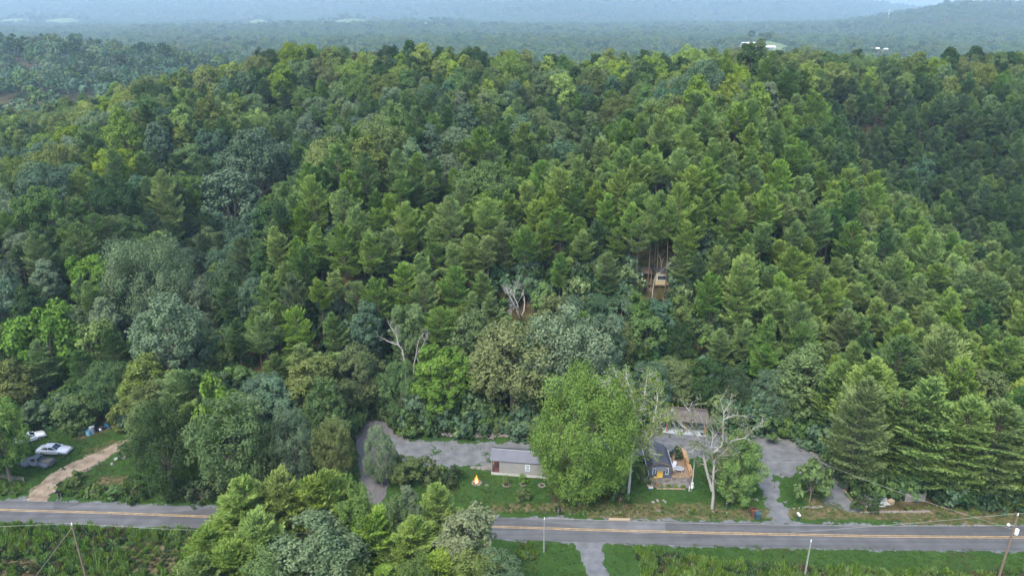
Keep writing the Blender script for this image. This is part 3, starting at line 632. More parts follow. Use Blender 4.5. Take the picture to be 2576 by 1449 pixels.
# hand-placed trees: kind, shape, base px, base row, top row, crown width px, leaf, name, label, category
SPECIAL = [
 # across the road, by the bottom edge of the view
 ('pinefore', 0, 640, 1452, 1215, 190, 'pine_lime', 'pine_tree', 'bright lime pine beside the road, leftmost of the roadside clump', 'pine tree'),
 ('pinefore', 1, 745, 1440, 1185, 150, 'pine_lime', 'pine_tree', 'tall lime pine of the roadside clump behind the round grey-green tree', 'pine tree'),
 ('pinefore', 2, 850, 1425, 1182, 140, 'pine_lime', 'pine_tree', 'yellow-green pine of the roadside clump in front of the lane mouth', 'pine tree'),
 ('pinefore', 0, 560, 1500, 1330, 170, 'pine_mid', 'pine_tree', 'dull green pine at the weedy edge of the roadside clump', 'pine tree'),
 ('pinefore', 1, 690, 1530, 1290, 165, 'pine_light', 'pine_tree', 'green pine in the roadside clump below its lime neighbour', 'pine tree'),
 ('oak', 0, 800, 1560, 1318, 250, 'grey', 'broadleaf_tree', 'large round grey-green tree low in the roadside clump', 'tree'),
 ('pinefore', 2, 955, 1480, 1283, 150, 'pine_lime', 'pine_tree', 'lime pine in the middle of the roadside clump with pale twigs', 'pine tree'),
 ('pinefore', 0, 1045, 1500, 1308, 150, 'pine_lime', 'pine_tree', 'spreading lime pine between the grey-green tree and the pale gold tree', 'pine tree'),
 ('pinefore', 1, 880, 1580, 1392, 130, 'pine_lime', 'pine_tree', 'narrow lime pine at the foot of the round grey-green tree', 'pine tree'),
 ('pinefore', 2, 1110, 1590, 1400, 170, 'pine_light', 'pine_tree', 'low spreading pine under the pale gold tree', 'pine tree'),
 ('tulip', 0, 1030, 1400, 1218, 85, 'grey', 'broadleaf_tree', 'narrow grey-green tree standing over the pines of the roadside clump', 'tree'),
 ('pinefore', 0, 1105, 1390, 1213, 110, 'pine_lime', 'pine_tree', 'small lime pine of the roadside clump nearest the clipped round bush', 'pine tree'),
 ('tulip', 1, 1180, 1500, 1262, 150, 'gold', 'broadleaf_tree', 'pale gold flowering tree at the road edge opposite the mailboxes', 'tree'),
 ('oak', 1, 1250, 1560, 1400, 130, 'grey', 'broadleaf_tree', 'low olive tree at the end of the roadside clump beside the lawn', 'tree'),
 ('small', 0, 1130, 1460, 1300, 100, 'olive', 'broadleaf_tree', 'thin olive tree leaning behind the pale gold tree', 'tree'),
 ('pinefore', 1, 975, 1560, 1440, 150, 'pine_lime', 'pine_tree', 'short lime pine at the bottom edge of the roadside clump', 'pine tree'),
 ('small', 1, 900, 1400, 1200, 70, 'lime', 'broadleaf_tree', 'small bright green bushy tree at the end of the paved lane', 'tree'),
 # trees between road and yard on the left
 ('oak', 1, 28, 1212, 1005, 128, 'lime', 'broadleaf_tree', 'yellow-green feathery tree beside the grey pickup', 'tree'),
 ('full', 1, 440, 1250, 1003, 150, 'dark', 'magnolia_tree', 'broad dark glossy magnolia between dirt drive and bushy juniper', 'tree'),
 ('full', 2, 603, 1248, 980, 195, 'green', 'juniper_tree', 'broad shaggy green juniper beside the magnolia', 'tree'),
 ('small', 0, 575, 1215, 958, 120, 'lime', 'broadleaf_tree', 'bright green leafy tree rising behind the juniper', 'tree'),
 ('full', 0, 752, 1222, 1018, 116, 'grey', 'broadleaf_tree', 'rounded grey-green vine-clad tree beside the paved lane', 'tree'),
 ('full', 2, 848, 1228, 1043, 98, 'olive', 'broadleaf_tree', 'pointed olive vine-clad tree at the edge of the paved lane', 'tree'),
 ('full', 2, 963, 1224, 1060, 84, 'grey', 'broadleaf_tree', 'slim pale green tree between paved lane and gravel yard', 'tree'),
 ('small', 1, 1022, 1222, 1150, 80, 'green', 'shrub', 'leafy green shrub at the foot of the slim pale tree', 'shrub'),
 ('full', 0, 690, 1235, 1060, 100, 'dark', 'broadleaf_tree', 'dark shaded tree squeezed between juniper and vine-clad tree', 'tree'),
 # yard
 ('walnut', 0, 1464, 1236, 952, 262, 'walnut', 'walnut_tree', 'huge spreading lime green walnut tree over the end of the grey cottage', 'tree'),
 ('cone', 0, 1842, 1266, 1072, 125, 'lime', 'cypress_tree', 'feathery bright green cypress beside the gravel drive', 'tree'),
 ('tulip', 3, 2000, 1085, 862, 130, 'green', 'broadleaf_tree', 'tall leafy green tree above the back of the gravel drive', 'tree'),
 # hillside individuals
 ('walnut', 0, 400, 880, 608, 215, 'grey', 'broadleaf_tree', 'great round grey-green oak rising above the hollow', 'tree'),
 ('oak', 0, 452, 1000, 745, 180, 'grey', 'broadleaf_tree', 'tall pale olive tree below the great round oak', 'tree'),
 ('small', 1, 150, 980, 770, 150, 'lime', 'broadleaf_tree', 'lime green tree with a forked pale trunk, left of its twin', 'tree'),
 ('small', 2, 262, 985, 790, 120, 'lime', 'broadleaf_tree', 'lime green tree with pale limbs below the dark cedar', 'tree'),
 ('pinefore', 2, 325, 880, 735, 90, 'dark', 'cedar_tree', 'dark olive cedar in front of the great round oak', 'tree'),
 ('oak', 1, 1288, 1060, 815, 205, 'gold', 'broadleaf_tree', 'big tawny-green oak behind the gravel yard', 'tree'),
 ('oak', 3, 1418, 1060, 785, 190, 'grey', 'broadleaf_tree', 'big grey-green oak standing next to the tawny oak', 'tree'),
 ('full', 1, 1412, 1226, 1070, 108, 'walnut', 'broadleaf_tree', 'lower green bough-laden tree under the walnut, over the cottage roof end', 'tree'),
 ('oak', 2, 1120, 1068, 872, 185, 'lime', 'broadleaf_tree', 'bright lime oak beside the pale forked snag', 'tree'),
 ('oak', 4, 905, 1050, 875, 150, 'green', 'broadleaf_tree', 'leafy green tree above the mouth of the shaded lane', 'tree'),
 ('tulip', 1, 600, 640, 405, 130, 'blue', 'broadleaf_tree', 'tall blue-green tree at the head of the dark hollow', 'tree'),
 ('oak', 0, 665, 560, 322, 160, 'blue', 'broadleaf_tree', 'wide blue-green oak beside the upper hollow', 'tree'),
 ('pinebig', 1, 440, 640, 430, 85, 'pine_lime', 'pine_tree', 'yellowish flat-layered pine among dark trees of the left slope', 'pine tree'),
 ('tulip', 2, 935, 960, 745, 95, 'blue', 'broadleaf_tree', 'upright blue-green tree below the pine stand', 'tree'),
 ('oak', 2, 1035, 960, 752, 105, 'green', 'broadleaf_tree', 'rounded mid-green tree below the pine stand', 'tree'),
 ('small', 0, 1365, 830, 715, 65, 'lime', 'broadleaf_tree', 'small yellow-green cedar beside the white leafless tree', 'tree'),
 ('pinebig', 3, 1845, 900, 640, 120, 'pine_lime', 'pine_tree', 'golden-tipped pine standing proud of the stand beside the hillside cabin', 'pine tree'),
 ('pinebig', 2, 2290, 1240, 950, 210, 'pine_light', 'pine_tree', 'huge spreading pine over the metal sheets beyond the gravel drive', 'pine tree'),
 ('pinebig', 0, 2150, 1180, 900, 170, 'pine_light', 'pine_tree', 'tall pine at the corner of the gravel drive', 'pine tree'),
 ('pinebig', 1, 2450, 1270, 1010, 190, 'pine_mid', 'pine_tree', 'wide pine at the forest edge above the road verge', 'pine tree'),
 ('small', 0, 1600, 845, 745, 80, 'green', 'broadleaf_tree', 'bushy green tree directly below the covered deck of the hillside cabin', 'tree'),
 ('small', 1, 1655, 855, 752, 78, 'blue', 'broadleaf_tree', 'bushy blue-green tree directly below the cream wall of the hillside cabin', 'tree'),
 ('small', 2, 1560, 850, 738, 75, 'blue', 'broadleaf_tree', 'bushy blue-green tree a little down the slope from the covered deck', 'tree'),
 ('small', 0, 1705, 850, 748, 70, 'green', 'broadleaf_tree', 'bushy green tree downhill from the right end of the hillside cabin', 'tree'),
 ('full', 0, 1500, 870, 742, 80, 'blue', 'broadleaf_tree', 'dense blue-green tree midway between white leafless tree and hillside cabin', 'tree'),
 ('full', 1, 1440, 880, 740, 90, 'blue', 'broadleaf_tree', 'broad dark blue-green tree beside the small yellow-green cedar', 'tree'),
 ('small', 1, 1625, 920, 790, 90, 'green', 'broadleaf_tree', 'green tree in the second row below the hillside cabin', 'tree'),
 ('full', 2, 1700, 930, 800, 85, 'dark', 'broadleaf_tree', 'dark narrow tree in the second row below the hillside cabin', 'tree'),
 ('full', 0, 1548, 950, 800, 95, 'olive', 'broadleaf_tree', 'olive tree between the big grey-green oak and the slope below the cabin', 'tree'),
 ('pinebig', 3, 2228, 1225, 985, 165, 'pine_mid', 'pine_tree', 'mid-green pine between the drive corner pine and the huge spreading pine', 'pine tree'),
 ('pinebig', 1, 2375, 1262, 1000, 170, 'pine_light', 'pine_tree', 'light green pine behind the upright plank wall', 'pine tree'),
 ('pinebig', 2, 2545, 1280, 1030, 180, 'pine_light', 'pine_tree', 'light green pine at the forest edge nearest the transformer pole', 'pine tree'),
 ('pinebig', 0, 2080, 1135, 905, 140, 'pine_mid', 'pine_tree', 'mid-green pine above the curved stone line of the gravel drive', 'pine tree'),
 ('full', 1, 1930, 1078, 930, 120, 'blue', 'broadleaf_tree', 'blue-green spreading tree right behind the gravel drive', 'tree'),
 ('full', 0, 1008, 1062, 908, 105, 'green', 'broadleaf_tree', 'green tree in front of the forked grey snags', 'tree'),
 ('full', 1, 1690, 1020, 902, 115, 'green', 'broadleaf_tree', 'green tree directly behind the carport roof', 'tree'),
 ('full', 0, 1768, 1024, 905, 115, 'dark', 'broadleaf_tree', 'dark tree behind the far end of the carport roof', 'tree'),
 ('full', 2, 1838, 1052, 915, 105, 'dark', 'broadleaf_tree', 'dark tree between carport and back of the gravel drive', 'tree'),
 ('full', 1, 1625, 1050, 910, 110, 'blue', 'broadleaf_tree', 'blue-green tree behind the twiggy half-dead tree', 'tree'),
 ('pinefore', 1, 605, 1440, 1262, 170, 'pine_light', 'pine_tree', 'feathery pine of the roadside clump overhanging the road on its weedy side', 'pine tree'),
 ('pinefore', 2, 700, 1425, 1205, 160, 'pine_lime', 'pine_tree', 'feathery lime pine in the second row of the roadside clump', 'pine tree'),
 ('pinefore', 0, 800, 1430, 1198, 160, 'pine_lime', 'pine_tree', 'feathery lime pine directly before the pointed olive tree', 'pine tree'),
 ('full', 1, 905, 1450, 1240, 150, 'green', 'broadleaf_tree', 'mid-green leafy tree at the heart of the roadside clump', 'tree'),
 ('full', 0, 1000, 1445, 1262, 140, 'green', 'broadleaf_tree', 'darker green leafy tree of the roadside clump beside the narrow grey tree', 'tree'),
 ('pinefore', 1, 620, 1560, 1360, 190, 'pine_light', 'pine_tree', 'broad green pine of the roadside clump reaching into the weedy field', 'pine tree'),
 ('pinefore', 0, 520, 1590, 1400, 170, 'pine_mid', 'pine_tree', 'low dull green pine standing in the weeds', 'pine tree'),
 ('full', 2, 1180, 1570, 1372, 160, 'olive', 'broadleaf_tree', 'olive tree at the bottom edge below the pale gold tree', 'tree'),
 ('full', 0, 690, 1600, 1385, 150, 'green', 'broadleaf_tree', 'green leafy tree at the foot of the lime pines', 'tree'),
 ('full', 1, 1055, 1600, 1395, 150, 'green', 'broadleaf_tree', 'leafy green tree at the bottom edge between low pines', 'tree'),
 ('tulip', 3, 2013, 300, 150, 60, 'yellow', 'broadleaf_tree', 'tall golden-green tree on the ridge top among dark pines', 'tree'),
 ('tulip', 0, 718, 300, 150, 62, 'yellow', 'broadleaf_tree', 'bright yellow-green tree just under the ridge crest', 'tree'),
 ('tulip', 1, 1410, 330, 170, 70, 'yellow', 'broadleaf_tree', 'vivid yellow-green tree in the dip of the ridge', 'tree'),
]
# parts of the view kept open: the cabin in the trees, snags, edges of yard and drive
KEEP = [ # x0, y0, x1, y1 (photo), in front of depth
 (1592, 662, 1690, 735, 0), (1268, 700, 1352, 790, 0), (955, 815, 1085, 915, 0), (1600, 735, 1690, 745, 0)]
def base_of(px, py):
    d = ray(px, py); Y = 60.0
    while Y < 1500:
        z = CAMZ+Y*d[2]/d[1]; x = d[0]*Y/d[1]
        h = Hs(x, Y) if Y > 104 else 0.0
        if z <= h: return (x, Y, h)
        Y += .5
    return (x, Y, h)
placed = []     # x, y, radius
for (kind, i, bx, by, ty, wpx, leaf, name, label, cat) in SPECIAL:
    x, y, z = base_of(bx, by)
    hh = max(zat(ty, y)-z, 2.0)
    dep = y*cp+(CAMZ-z-hh*.6)*sp; wid = wpx/FPX*dep/2
    s = wid/KW[kind]; sz = hh/KH[kind]
    sz = min(max(sz, .35*s), 2.6*s)
    t = plant(kind, i, (x, y, z), s, random.uniform(0, 6.28), leaf, name, label, cat, sz=sz)
    placed.append((x, y, wid*.75, bx, ty, kind))
# open ground where nothing grows wild
OPEN = [[(0, 1260), (0, 1090), (60, 1085), (200, 1085), (290, 1060), (360, 1085), (420, 1250)],
        [(860, 1068), (960, 1050), (1040, 1092), (1660, 1075), (1665, 1010), (1800, 1010), (1880, 1092), (1990, 1104), (2065, 1150), (2160, 1285), (2340, 1290), (2700, 1290), (2700, 1700), (-200, 1700), (-200, 1255), (860, 1290)],
        [(2170, 1235), (2345, 1235), (2345, 1300), (2150, 1300)]]
OPEN = [[G(*q)[:2] for q in P] for P in OPEN]+[[(-400, 40), (400, 40), (400, 85.5), (-400, 85.5)]]
def scatter():
    r = np.random.default_rng(11); cand = []
    N = 60000
    X = r.uniform(-215, 235, N); Y = r.uniform(78, 318, N)
    ok = np.abs(X) < Y*.78+26
    X, Y = X[ok], Y[ok]
    Z = np.where(Y > 104, H(X, Y), 0)
    bad = np.zeros(len(X), bool)
    for P in OPEN: bad |= inpoly(X, Y, P)
    # the lane keeps running up the hollow
    X, Y, Z = X[~bad], Y[~bad], Z[~bad]
    gx, gy, gr = [p[0] for p in placed], [p[1] for p in placed], [p[2] for p in placed]
    gx = list(gx); out = []
    cell = {}
    def near(x, y, rad):
        cx, c_y = int(x//8), int(y//8)
        for a in (-2, -1, 0, 1, 2):
            for b in (-2, -1, 0, 1, 2):
                for (qx, qy, qr) in cell.get((cx+a, c_y+b), ()):
                    if (qx-x)**2+(qy-y)**2 < (rad+qr)**2*.25*(1.0): return True
        return False
    for a, b, c in zip(gx, gy, gr): cell.setdefault((int(a//8), int(b//8)), []).append((a, b, c*1.9))
    for x, y, z in zip(X, Y, Z):
        px, py, dep = proj(x, y, z+14)
        kind, leaf = tree_and_tone(float(px), float(py), r)
        s = r.uniform(.78, 1.14); sz = s*r.uniform(.88, 1.05)
        if kind == 'pine': s *= .86; sz *= .90
        if y < 118 and kind == 'oak': s *= .85
        if x < -30 and y < 112: sz *= .8
        rad = {'pine': 4.0, 'pinebig': 5.6, 'oak': 7.0, 'tulip': 5.6, 'small': 4.2}[kind]*s
        if kind == 'pine' and y > 200: rad *= 1.05
        if near(x, y, rad): continue
        h = KH[kind]*sz; w = KW[kind]*s
        p1 = proj(x, y, z+h); p0 = proj(x, y, z); hw = w*FPX/p1[2]
        hit = False
        for (x0, y0, x1, y1, yy) in KEEP:
            if p1[0]+hw*.55 > x0 and p1[0]-hw*.55 < x1 and p0[1] > y0 and p1[1] < y1-8 and y < KEEPY[(x0, y0)]: hit = True
        if hit: continue
        cell.setdefault((int(x//8), int(y//8)), []).append((x, y, rad))
        out.append((x, y, z, kind, leaf, s, sz, int(r.integers(0, len(SH[kind]))), float(p1[0]), float(p1[1]), w*FPX/p1[2]))
    return out
cab = base_of(1640, 742)
KEEPY = {(1592, 662): cab[1]+6, (1268, 700): base_of(1310, 800)[1]+1, (955, 815): base_of(1010, 1000)[1]+1, (1600, 735): cab[1]+6}
WOOD = scatter()
print('wild trees', len(WOOD))

REG = [ # name of the place each tree stands in, used in labels
 ([(-100, 600), (620, 600), (620, 1110), (-100, 1110)], 'in the hollow above the yard with the cars'),
 ([(620, 780), (1100, 780), (1100, 1110), (620, 1110)], 'on the wood edge above the shaded lane'),
 ([(1100, 780), (1700, 780), (1700, 1110), (1100, 1110)], 'on the wood edge behind the gravel yard'),
 ([(1700, 780), (2140, 780), (2140, 1300), (1700, 1300)], 'on the slope right behind the carport and drive'),
 ([(2140, 780), (2900, 780), (2900, 1400), (2140, 1400)], 'at the forest edge above the stone-edged verge'),
 ([(-200, 350), (640, 350), (640, 600), (-200, 600)], 'on the slope left of the dark hollow'),
 ([(640, 400), (1250, 400), (1250, 800), (640, 800)], 'in the plantation between hollow and white leafless tree'),
 ([(1250, 400), (1800, 400), (1800, 800), (1250, 800)], 'in the plantation around the hillside cabin'),
 ([(1800, 250), (2900, 250), (2900, 800), (1800, 800)], 'in the plantation on the slope right of the cabin'),
 ([(-200, 0), (900, 0), (900, 400), (-200, 400)], 'on the falling left end of the ridge'),
 ([(900, 0), (1800, 0), (1800, 400), (900, 400)], 'on the middle of the ridge'),
 ([(1800, 0), (2900, 0), (2900, 250), (1800, 250)], 'on the flat right end of the ridge')]
HUE = {'pine_light': 'light green', 'pine_mid': 'mid-green', 'pine_dark': 'dark green', 'pine_lime': 'lime green', 'blue': 'blue-green', 'green': 'green',
       'olive': 'olive', 'yellow': 'yellow-green', 'grey': 'grey-green', 'dark': 'dark green', 'lime': 'lime green', 'gold': 'pale gold', 'walnut': 'green'}
FORM = {'pine': 'pine', 'pinebig': 'wide-spreading pine', 'oak': 'round-crowned tree', 'tulip': 'tall oval tree', 'small': 'small bushy tree'}
def region(px, py):
    for P, nme in REG:
        if inpoly(px, py, P): return nme
    return 'on the wooded slope'
vis = [w for w in WOOD if -30 < w[8] < 2606 and -10 < w[9] < 1449]
isp = lambda w: w[3].startswith('pine')
pin = sorted([w for w in vis if isp(w)], key=lambda w: -w[10]*(1.0 if w[3] == 'pine' else .9))
brd = sorted([w for w in vis if not isp(w)], key=lambda w: -w[10])
npine = 300-sum(1 for s_ in SPECIAL if s_[7] == 'pine_tree'); nbroad = 300-sum(1 for s_ in SPECIAL if s_[7] == 'broadleaf_tree')
single = pin[:npine]+brd[:nbroad]; sid_ = set(id(w) for w in single)
LANDS = [(1660, 700, 'the hillside cabin'), (1309, 750, 'the white leafless tree'), (1845, 700, 'the golden-tipped pine'), (440, 520, 'the yellowish flat-layered pine'), (400, 700, 'the great round oak'),
 (600, 480, 'the tall blue-green hollow tree'), (665, 400, 'the wide blue-green oak'), (1020, 860, 'the forked grey snags'), (1288, 900, 'the big tawny oak'), (1418, 880, 'the big grey-green oak'),
 (935, 800, 'the upright blue-green tree'), (1120, 950, 'the bright lime oak'), (1720, 1050, 'the carport'), (2000, 960, 'the leafy tree above the drive'), (2150, 1000, 'the drive corner pine'),
 (2290, 1080, 'the huge spreading pine'), (2450, 1120, 'the wide pine above the verge'), (2013, 180, 'the golden-green ridge tree'), (718, 190, 'the bright yellow-green crest tree'),
 (1410, 210, 'the vivid yellow-green tree'), (140, 760, 'the leaning grey pole'), (325, 790, 'the dark olive cedar'), (603, 1080, 'the broad juniper'), (930, 1060, 'the shaded lane mouth'), (95, 420, 'the pale dead tree')]
ORD = ['nearest', 'second', 'third', 'fourth', 'fifth', 'sixth', 'seventh', 'eighth', 'ninth', 'tenth', 'eleventh', 'twelfth', 'thirteenth', 'fourteenth', 'fifteenth', 'sixteenth', 'seventeenth', 'eighteenth', 'nineteenth', 'twentieth']
KEYS = {}
for w in single:
    q = min(LANDS, key=lambda l_: (l_[0]-w[8])**2+(l_[1]-w[9]-30)**2*1.6); dx, dy = w[8]-q[0], (w[9]+30-q[1])*1.25
    dr = ('uphill from' if dy < 0 else 'downhill from') if abs(dy) > abs(dx) else ('left of' if dx < 0 else 'right of')
    KEYS.setdefault((HUE[w[4]], FORM[w[3]], dr, q[2]), []).append((dx*dx+dy*dy, id(w)))
WLAB = {}
for (a_, b_, c_, d_), v_ in KEYS.items():
    for k_, (_, i_) in enumerate(sorted(v_)): WLAB[i_] = (f'{a_} {b_}, {ORD[min(k_, 19)]} one {c_} {d_}' if len(v_) > 1 else f'{a_} {b_}, the only one just {c_} {d_}')
for w in single:
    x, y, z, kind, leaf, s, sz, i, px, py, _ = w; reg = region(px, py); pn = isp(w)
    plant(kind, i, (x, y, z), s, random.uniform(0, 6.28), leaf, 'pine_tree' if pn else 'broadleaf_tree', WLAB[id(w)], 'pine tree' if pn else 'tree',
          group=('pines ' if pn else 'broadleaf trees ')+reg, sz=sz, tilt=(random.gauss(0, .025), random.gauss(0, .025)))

# the rest of the wood, and the far woods, as instances on points
SRC = {}
def source(name, meshes):
    c = bpy.data.collections.new(name); names = []
    for k, me in enumerate(meshes):
        o = bpy.data.objects.new('%s.%03d' % (name, k+1), me); c.objects.link(o); names.append(o.name)
    order = {n: k for k, n in enumerate(sorted(names))}
    return c, [order[n] for n in names]
def instanced(name, label, cat, coll, pts, rot, scl, pick):
    me = bpy.data.meshes.new(name); me.vertices.add(len(pts)); me.vertices.foreach_set('co', np.ascontiguousarray(pts, np.float32).ravel())
    for nm, ty, arr in (('rot', 'FLOAT', rot), ('pick', 'INT', pick)):
        a = me.attributes.new(nm, ty, 'POINT'); a.data.foreach_set('value', np.ascontiguousarray(arr, np.float32 if ty == 'FLOAT' else np.int32))
    a = me.attributes.new('scl', 'FLOAT_VECTOR', 'POINT'); a.data.foreach_set('vector', np.ascontiguousarray(scl, np.float32).ravel())
    me.update(); o = obj(name, me, kind='stuff', label=label)
    g = bpy.data.node_groups.new(name, 'GeometryNodeTree'); g.is_modifier = True
    g.interface.new_socket('Geometry', in_out='INPUT', socket_type='NodeSocketGeometry'); g.interface.new_socket('Geometry', in_out='OUTPUT', socket_type='NodeSocketGeometry')
    n = g.nodes; l = g.links; i = n.new('NodeGroupInput'); o_ = n.new('NodeGroupOutput')
    ci = n.new('GeometryNodeCollectionInfo'); ci.inputs['Collection'].default_value = coll; ci.inputs['Separate Children'].default_value = True; ci.inputs['Reset Children'].default_value = True
    ip = n.new('GeometryNodeInstanceOnPoints'); ip.inputs['Pick Instance'].default_value = True
    def at(nm, ty):
        a = n.new('GeometryNodeInputNamedAttribute'); a.data_type = ty; a.inputs['Name'].default_value = nm
        return [s for s in a.outputs if s.enabled and s.name == 'Attribute'][0]
    cx = n.new('ShaderNodeCombineXYZ'); l.new(at('rot', 'FLOAT'), cx.inputs[2])
    mp = n.new('GeometryNodeMeshToPoints')
    l.new(i.outputs[0], mp.inputs[0]); l.new(mp.outputs[0], ip.inputs['Points']); l.new(ci.outputs[0], ip.inputs['Instance'])
    l.new(at('pick', 'INT'), ip.inputs['Instance Index']); l.new(cx.outputs[0], ip.inputs['Rotation']); l.new(at('scl', 'FLOAT_VECTOR'), ip.inputs['Scale'])
    l.new(ip.outputs[0], o_.inputs[0])
    md = o.modifiers.new('copies', 'NODES'); md.node_group = g
    return o
rest = [w for w in WOOD if id(w) not in sid_]
for nm, lab, sel in (('pine_forest', 'rest of the pines covering the hillside and its far shoulders', True), ('broadleaf_forest', 'rest of the broadleaf trees covering hillside and ridge', False)):
    ws = [w for w in rest if isp(w) == sel]
    combos = sorted(set((w[3], w[7], w[4]) for w in ws)); ms = []
    for (kd, i, lf) in combos:
        c_, w_ = SH[kd][i]; ms.append(joined('tree', c_, w_, LM[lf], M['pinebark'] if sel else M['bark']))
    coll, order = source('pine' if sel else 'broadleaf', ms); ix = {c: order[k] for k, c in enumerate(combos)}
    instanced(nm, lab, 'forest', coll, [(w[0], w[1], w[2]) for w in ws], [random.uniform(0, 6.28) for w in ws], [(w[5], w[5], w[6]) for w in ws], [ix[(w[3], w[7], w[4])] for w in ws])
# far trees: simpler crowns
def farcrown(seed, rx=5.0, rz=4.6, cards=420, leaf=.62):
    (v, f, t), _ = broad(seed, rx=rx, rz=rz, h=14, lobes=11, cards=cards, leaf=leaf, lob=.42, sub=5, low=-.2); return v, f, t
FARM = []
for i in range(3):
    d = farcrown(900+i, rx=(5, 4.4, 5.6)[i], rz=(4.6, 5.2, 4.2)[i])
    for lf in ('green', 'farblue', 'olive', 'dark', 'grey'): FARM.append(crownmesh('far_tree', d, LM[lf]))
fcoll, forder = source('distant_tree', FARM)
def farwood(name, label, y0, y1, dens, size, uw=.80, seed=1):
    r = np.random.default_rng(seed); n = int(dens*(y1**2-y0**2)*uw)
    Y = np.sqrt(r.uniform(y0**2, y1**2, n)); X = r.uniform(-1, 1, n)*uw*Y
    Z = H(X, Y); keep = np.ones(n, bool)
    if y0 < 500: keep &= ~((Y < 345) & (np.abs(X) < 240))
    for (px, py, Yc, a, w) in MOUNDS:
        mx = xat(px, py, Yc)
        keep &= ~((((X-mx)/(w*1.15))**2+((Y-(Yc-w*.75))/(w*.85))**2 < 1+.25*wob(X, Y, w*.35)))
        keep &= ~((np.abs(X-mx) < w*1.0) & (Y < Yc-w*.8) & (Y > Yc-w*1.9) & (r.random(n) < .75))
    # density in clumps, a few open strips
    keep &= (r.random(n) < .72+.28*wob(X, Y, 90, 3))
    X, Y, Z = X[keep], Y[keep], Z[keep]; s = size*r.uniform(.65, 1.3, len(X))*(1+.12*wob(X, Y, 60, 8))
    zone = wob(X, Y, 150, 6); lf = np.clip((zone*1.2+2+r.normal(0, 1.3, len(X))), 0, 4).astype(int)
    pk = np.array(forder)[r.integers(0, 3, len(X))*5+np.where((Y < 900) & (lf == 2), 1, lf)]  # nearer hills swap olive for blue-green, haze painted into the leaves
    print(name, len(X))
    instanced(name, label, 'forest', fcoll, np.stack([X, Y, Z-1], -1), r.uniform(0, 6.28, len(X)), np.stack([s, s, s*r.uniform(.8, 1.15, len(X))], -1), pk)
farwood('hill_forest', 'hazy wooded hills beyond the left end of the ridge', 320, 900, 1/95., 1.22, uw=.85, seed=3)
farwood('valley_forest', 'hazy forest covering the valley floor beyond the ridge', 900, 2400, 1/105., 1.05, seed=4)
farwood('far_valley_forest', 'blue hazed forest far across the valley and on the near mountain', 2400, 4300, 1/300., 1.7, seed=5)
farwood('mountain_forest', 'pale blue forest covering the far mountains', 4300, 7000, 1/900., 2.3, seed=6)
def undergrowth():
    r = np.random.default_rng(21); n = 8500
    X = r.uniform(-200, 220, n); Y = 100+200*r.random(n)**1.5; ok = np.abs(X) < Y*.78+20
    X, Y = X[ok], Y[ok]; bad = np.zeros(len(X), bool)
    for P in OPEN: bad |= inpoly(X, Y, P)
    X, Y = X[~bad], Y[~bad]; Z = np.where(Y > 104, H(X, Y), 0); px, py, d = proj(X, Y, Z)
    keep = ~((px > 1585) & (px < 1698) & (py > 665) & (py < 775)) & ~((px > 1270) & (px < 1350) & (py > 760) & (py < 830))
    X, Y, Z = X[keep], Y[keep], Z[keep]
    E = []      # a thicker belt along the edges of the wood
    for (a, c, k, w) in (((985, 1082), (1340, 1088), 46, 14), ((1340, 1088), (1660, 1070), 30, 14), ((1900, 1070), (2062, 1118), 26, 8), ((2085, 1140), (2165, 1235), 20, 8), ((2330, 1262), (2760, 1268), 60, 18), ((2170, 1238), (2400, 1240), 40, 30), ((2160, 1190), (2750, 1200), 80, 60), ((620, 1075), (890, 1070), 30, 25), ((1790, 1075), (1890, 1085), 14, 10)):
        for _ in range(k):
            q = r.random(); g = G(a[0]+(c[0]-a[0])*q, a[1]+(c[1]-a[1])*q+r.normal(0, w*.4)-w*.3); E.append(g[:2])
    for _ in range(70):
        g = base_of(r.uniform(1470, 1592), r.uniform(690, 765)); E.append(g[:2])
    for _ in range(22):
        g = base_of(r.uniform(1698, 1760), r.uniform(700, 760)); E.append(g[:2])
    E = [e for e in E]
    E = np.array(E); ex, ey, _d = proj(E[:, 0], E[:, 1], 0*E[:, 0]); E = E[~((ex > 2178) & (ex < 2350) & (ey > 1240))]; X = np.r_[X, E[:, 0]]; Y = np.r_[Y, E[:, 1]]; Z = np.r_[Z, np.where(E[:, 1] > 104, H(E[:, 0], E[:, 1]), 0)]; n = len(X)
    combos = [(i, lf) for i in range(3) for lf in ('dark', 'green', 'blue')]
    coll, order = source('shrub', [crownmesh('shrub', SH['bush'][i][0], LM[lf]) for i, lf in combos])
    s = r.uniform(.6, 1.7, n)
    instanced('undergrowth', 'dark shrubs and saplings filling the forest floor', 'undergrowth', coll, np.stack([X, Y, Z-.3], -1), r.uniform(0, 6.28, n), np.stack([s, s, s*r.uniform(.8, 1.5, n)], -1), np.array(order)[r.integers(0, 9, n)])
undergrowth()

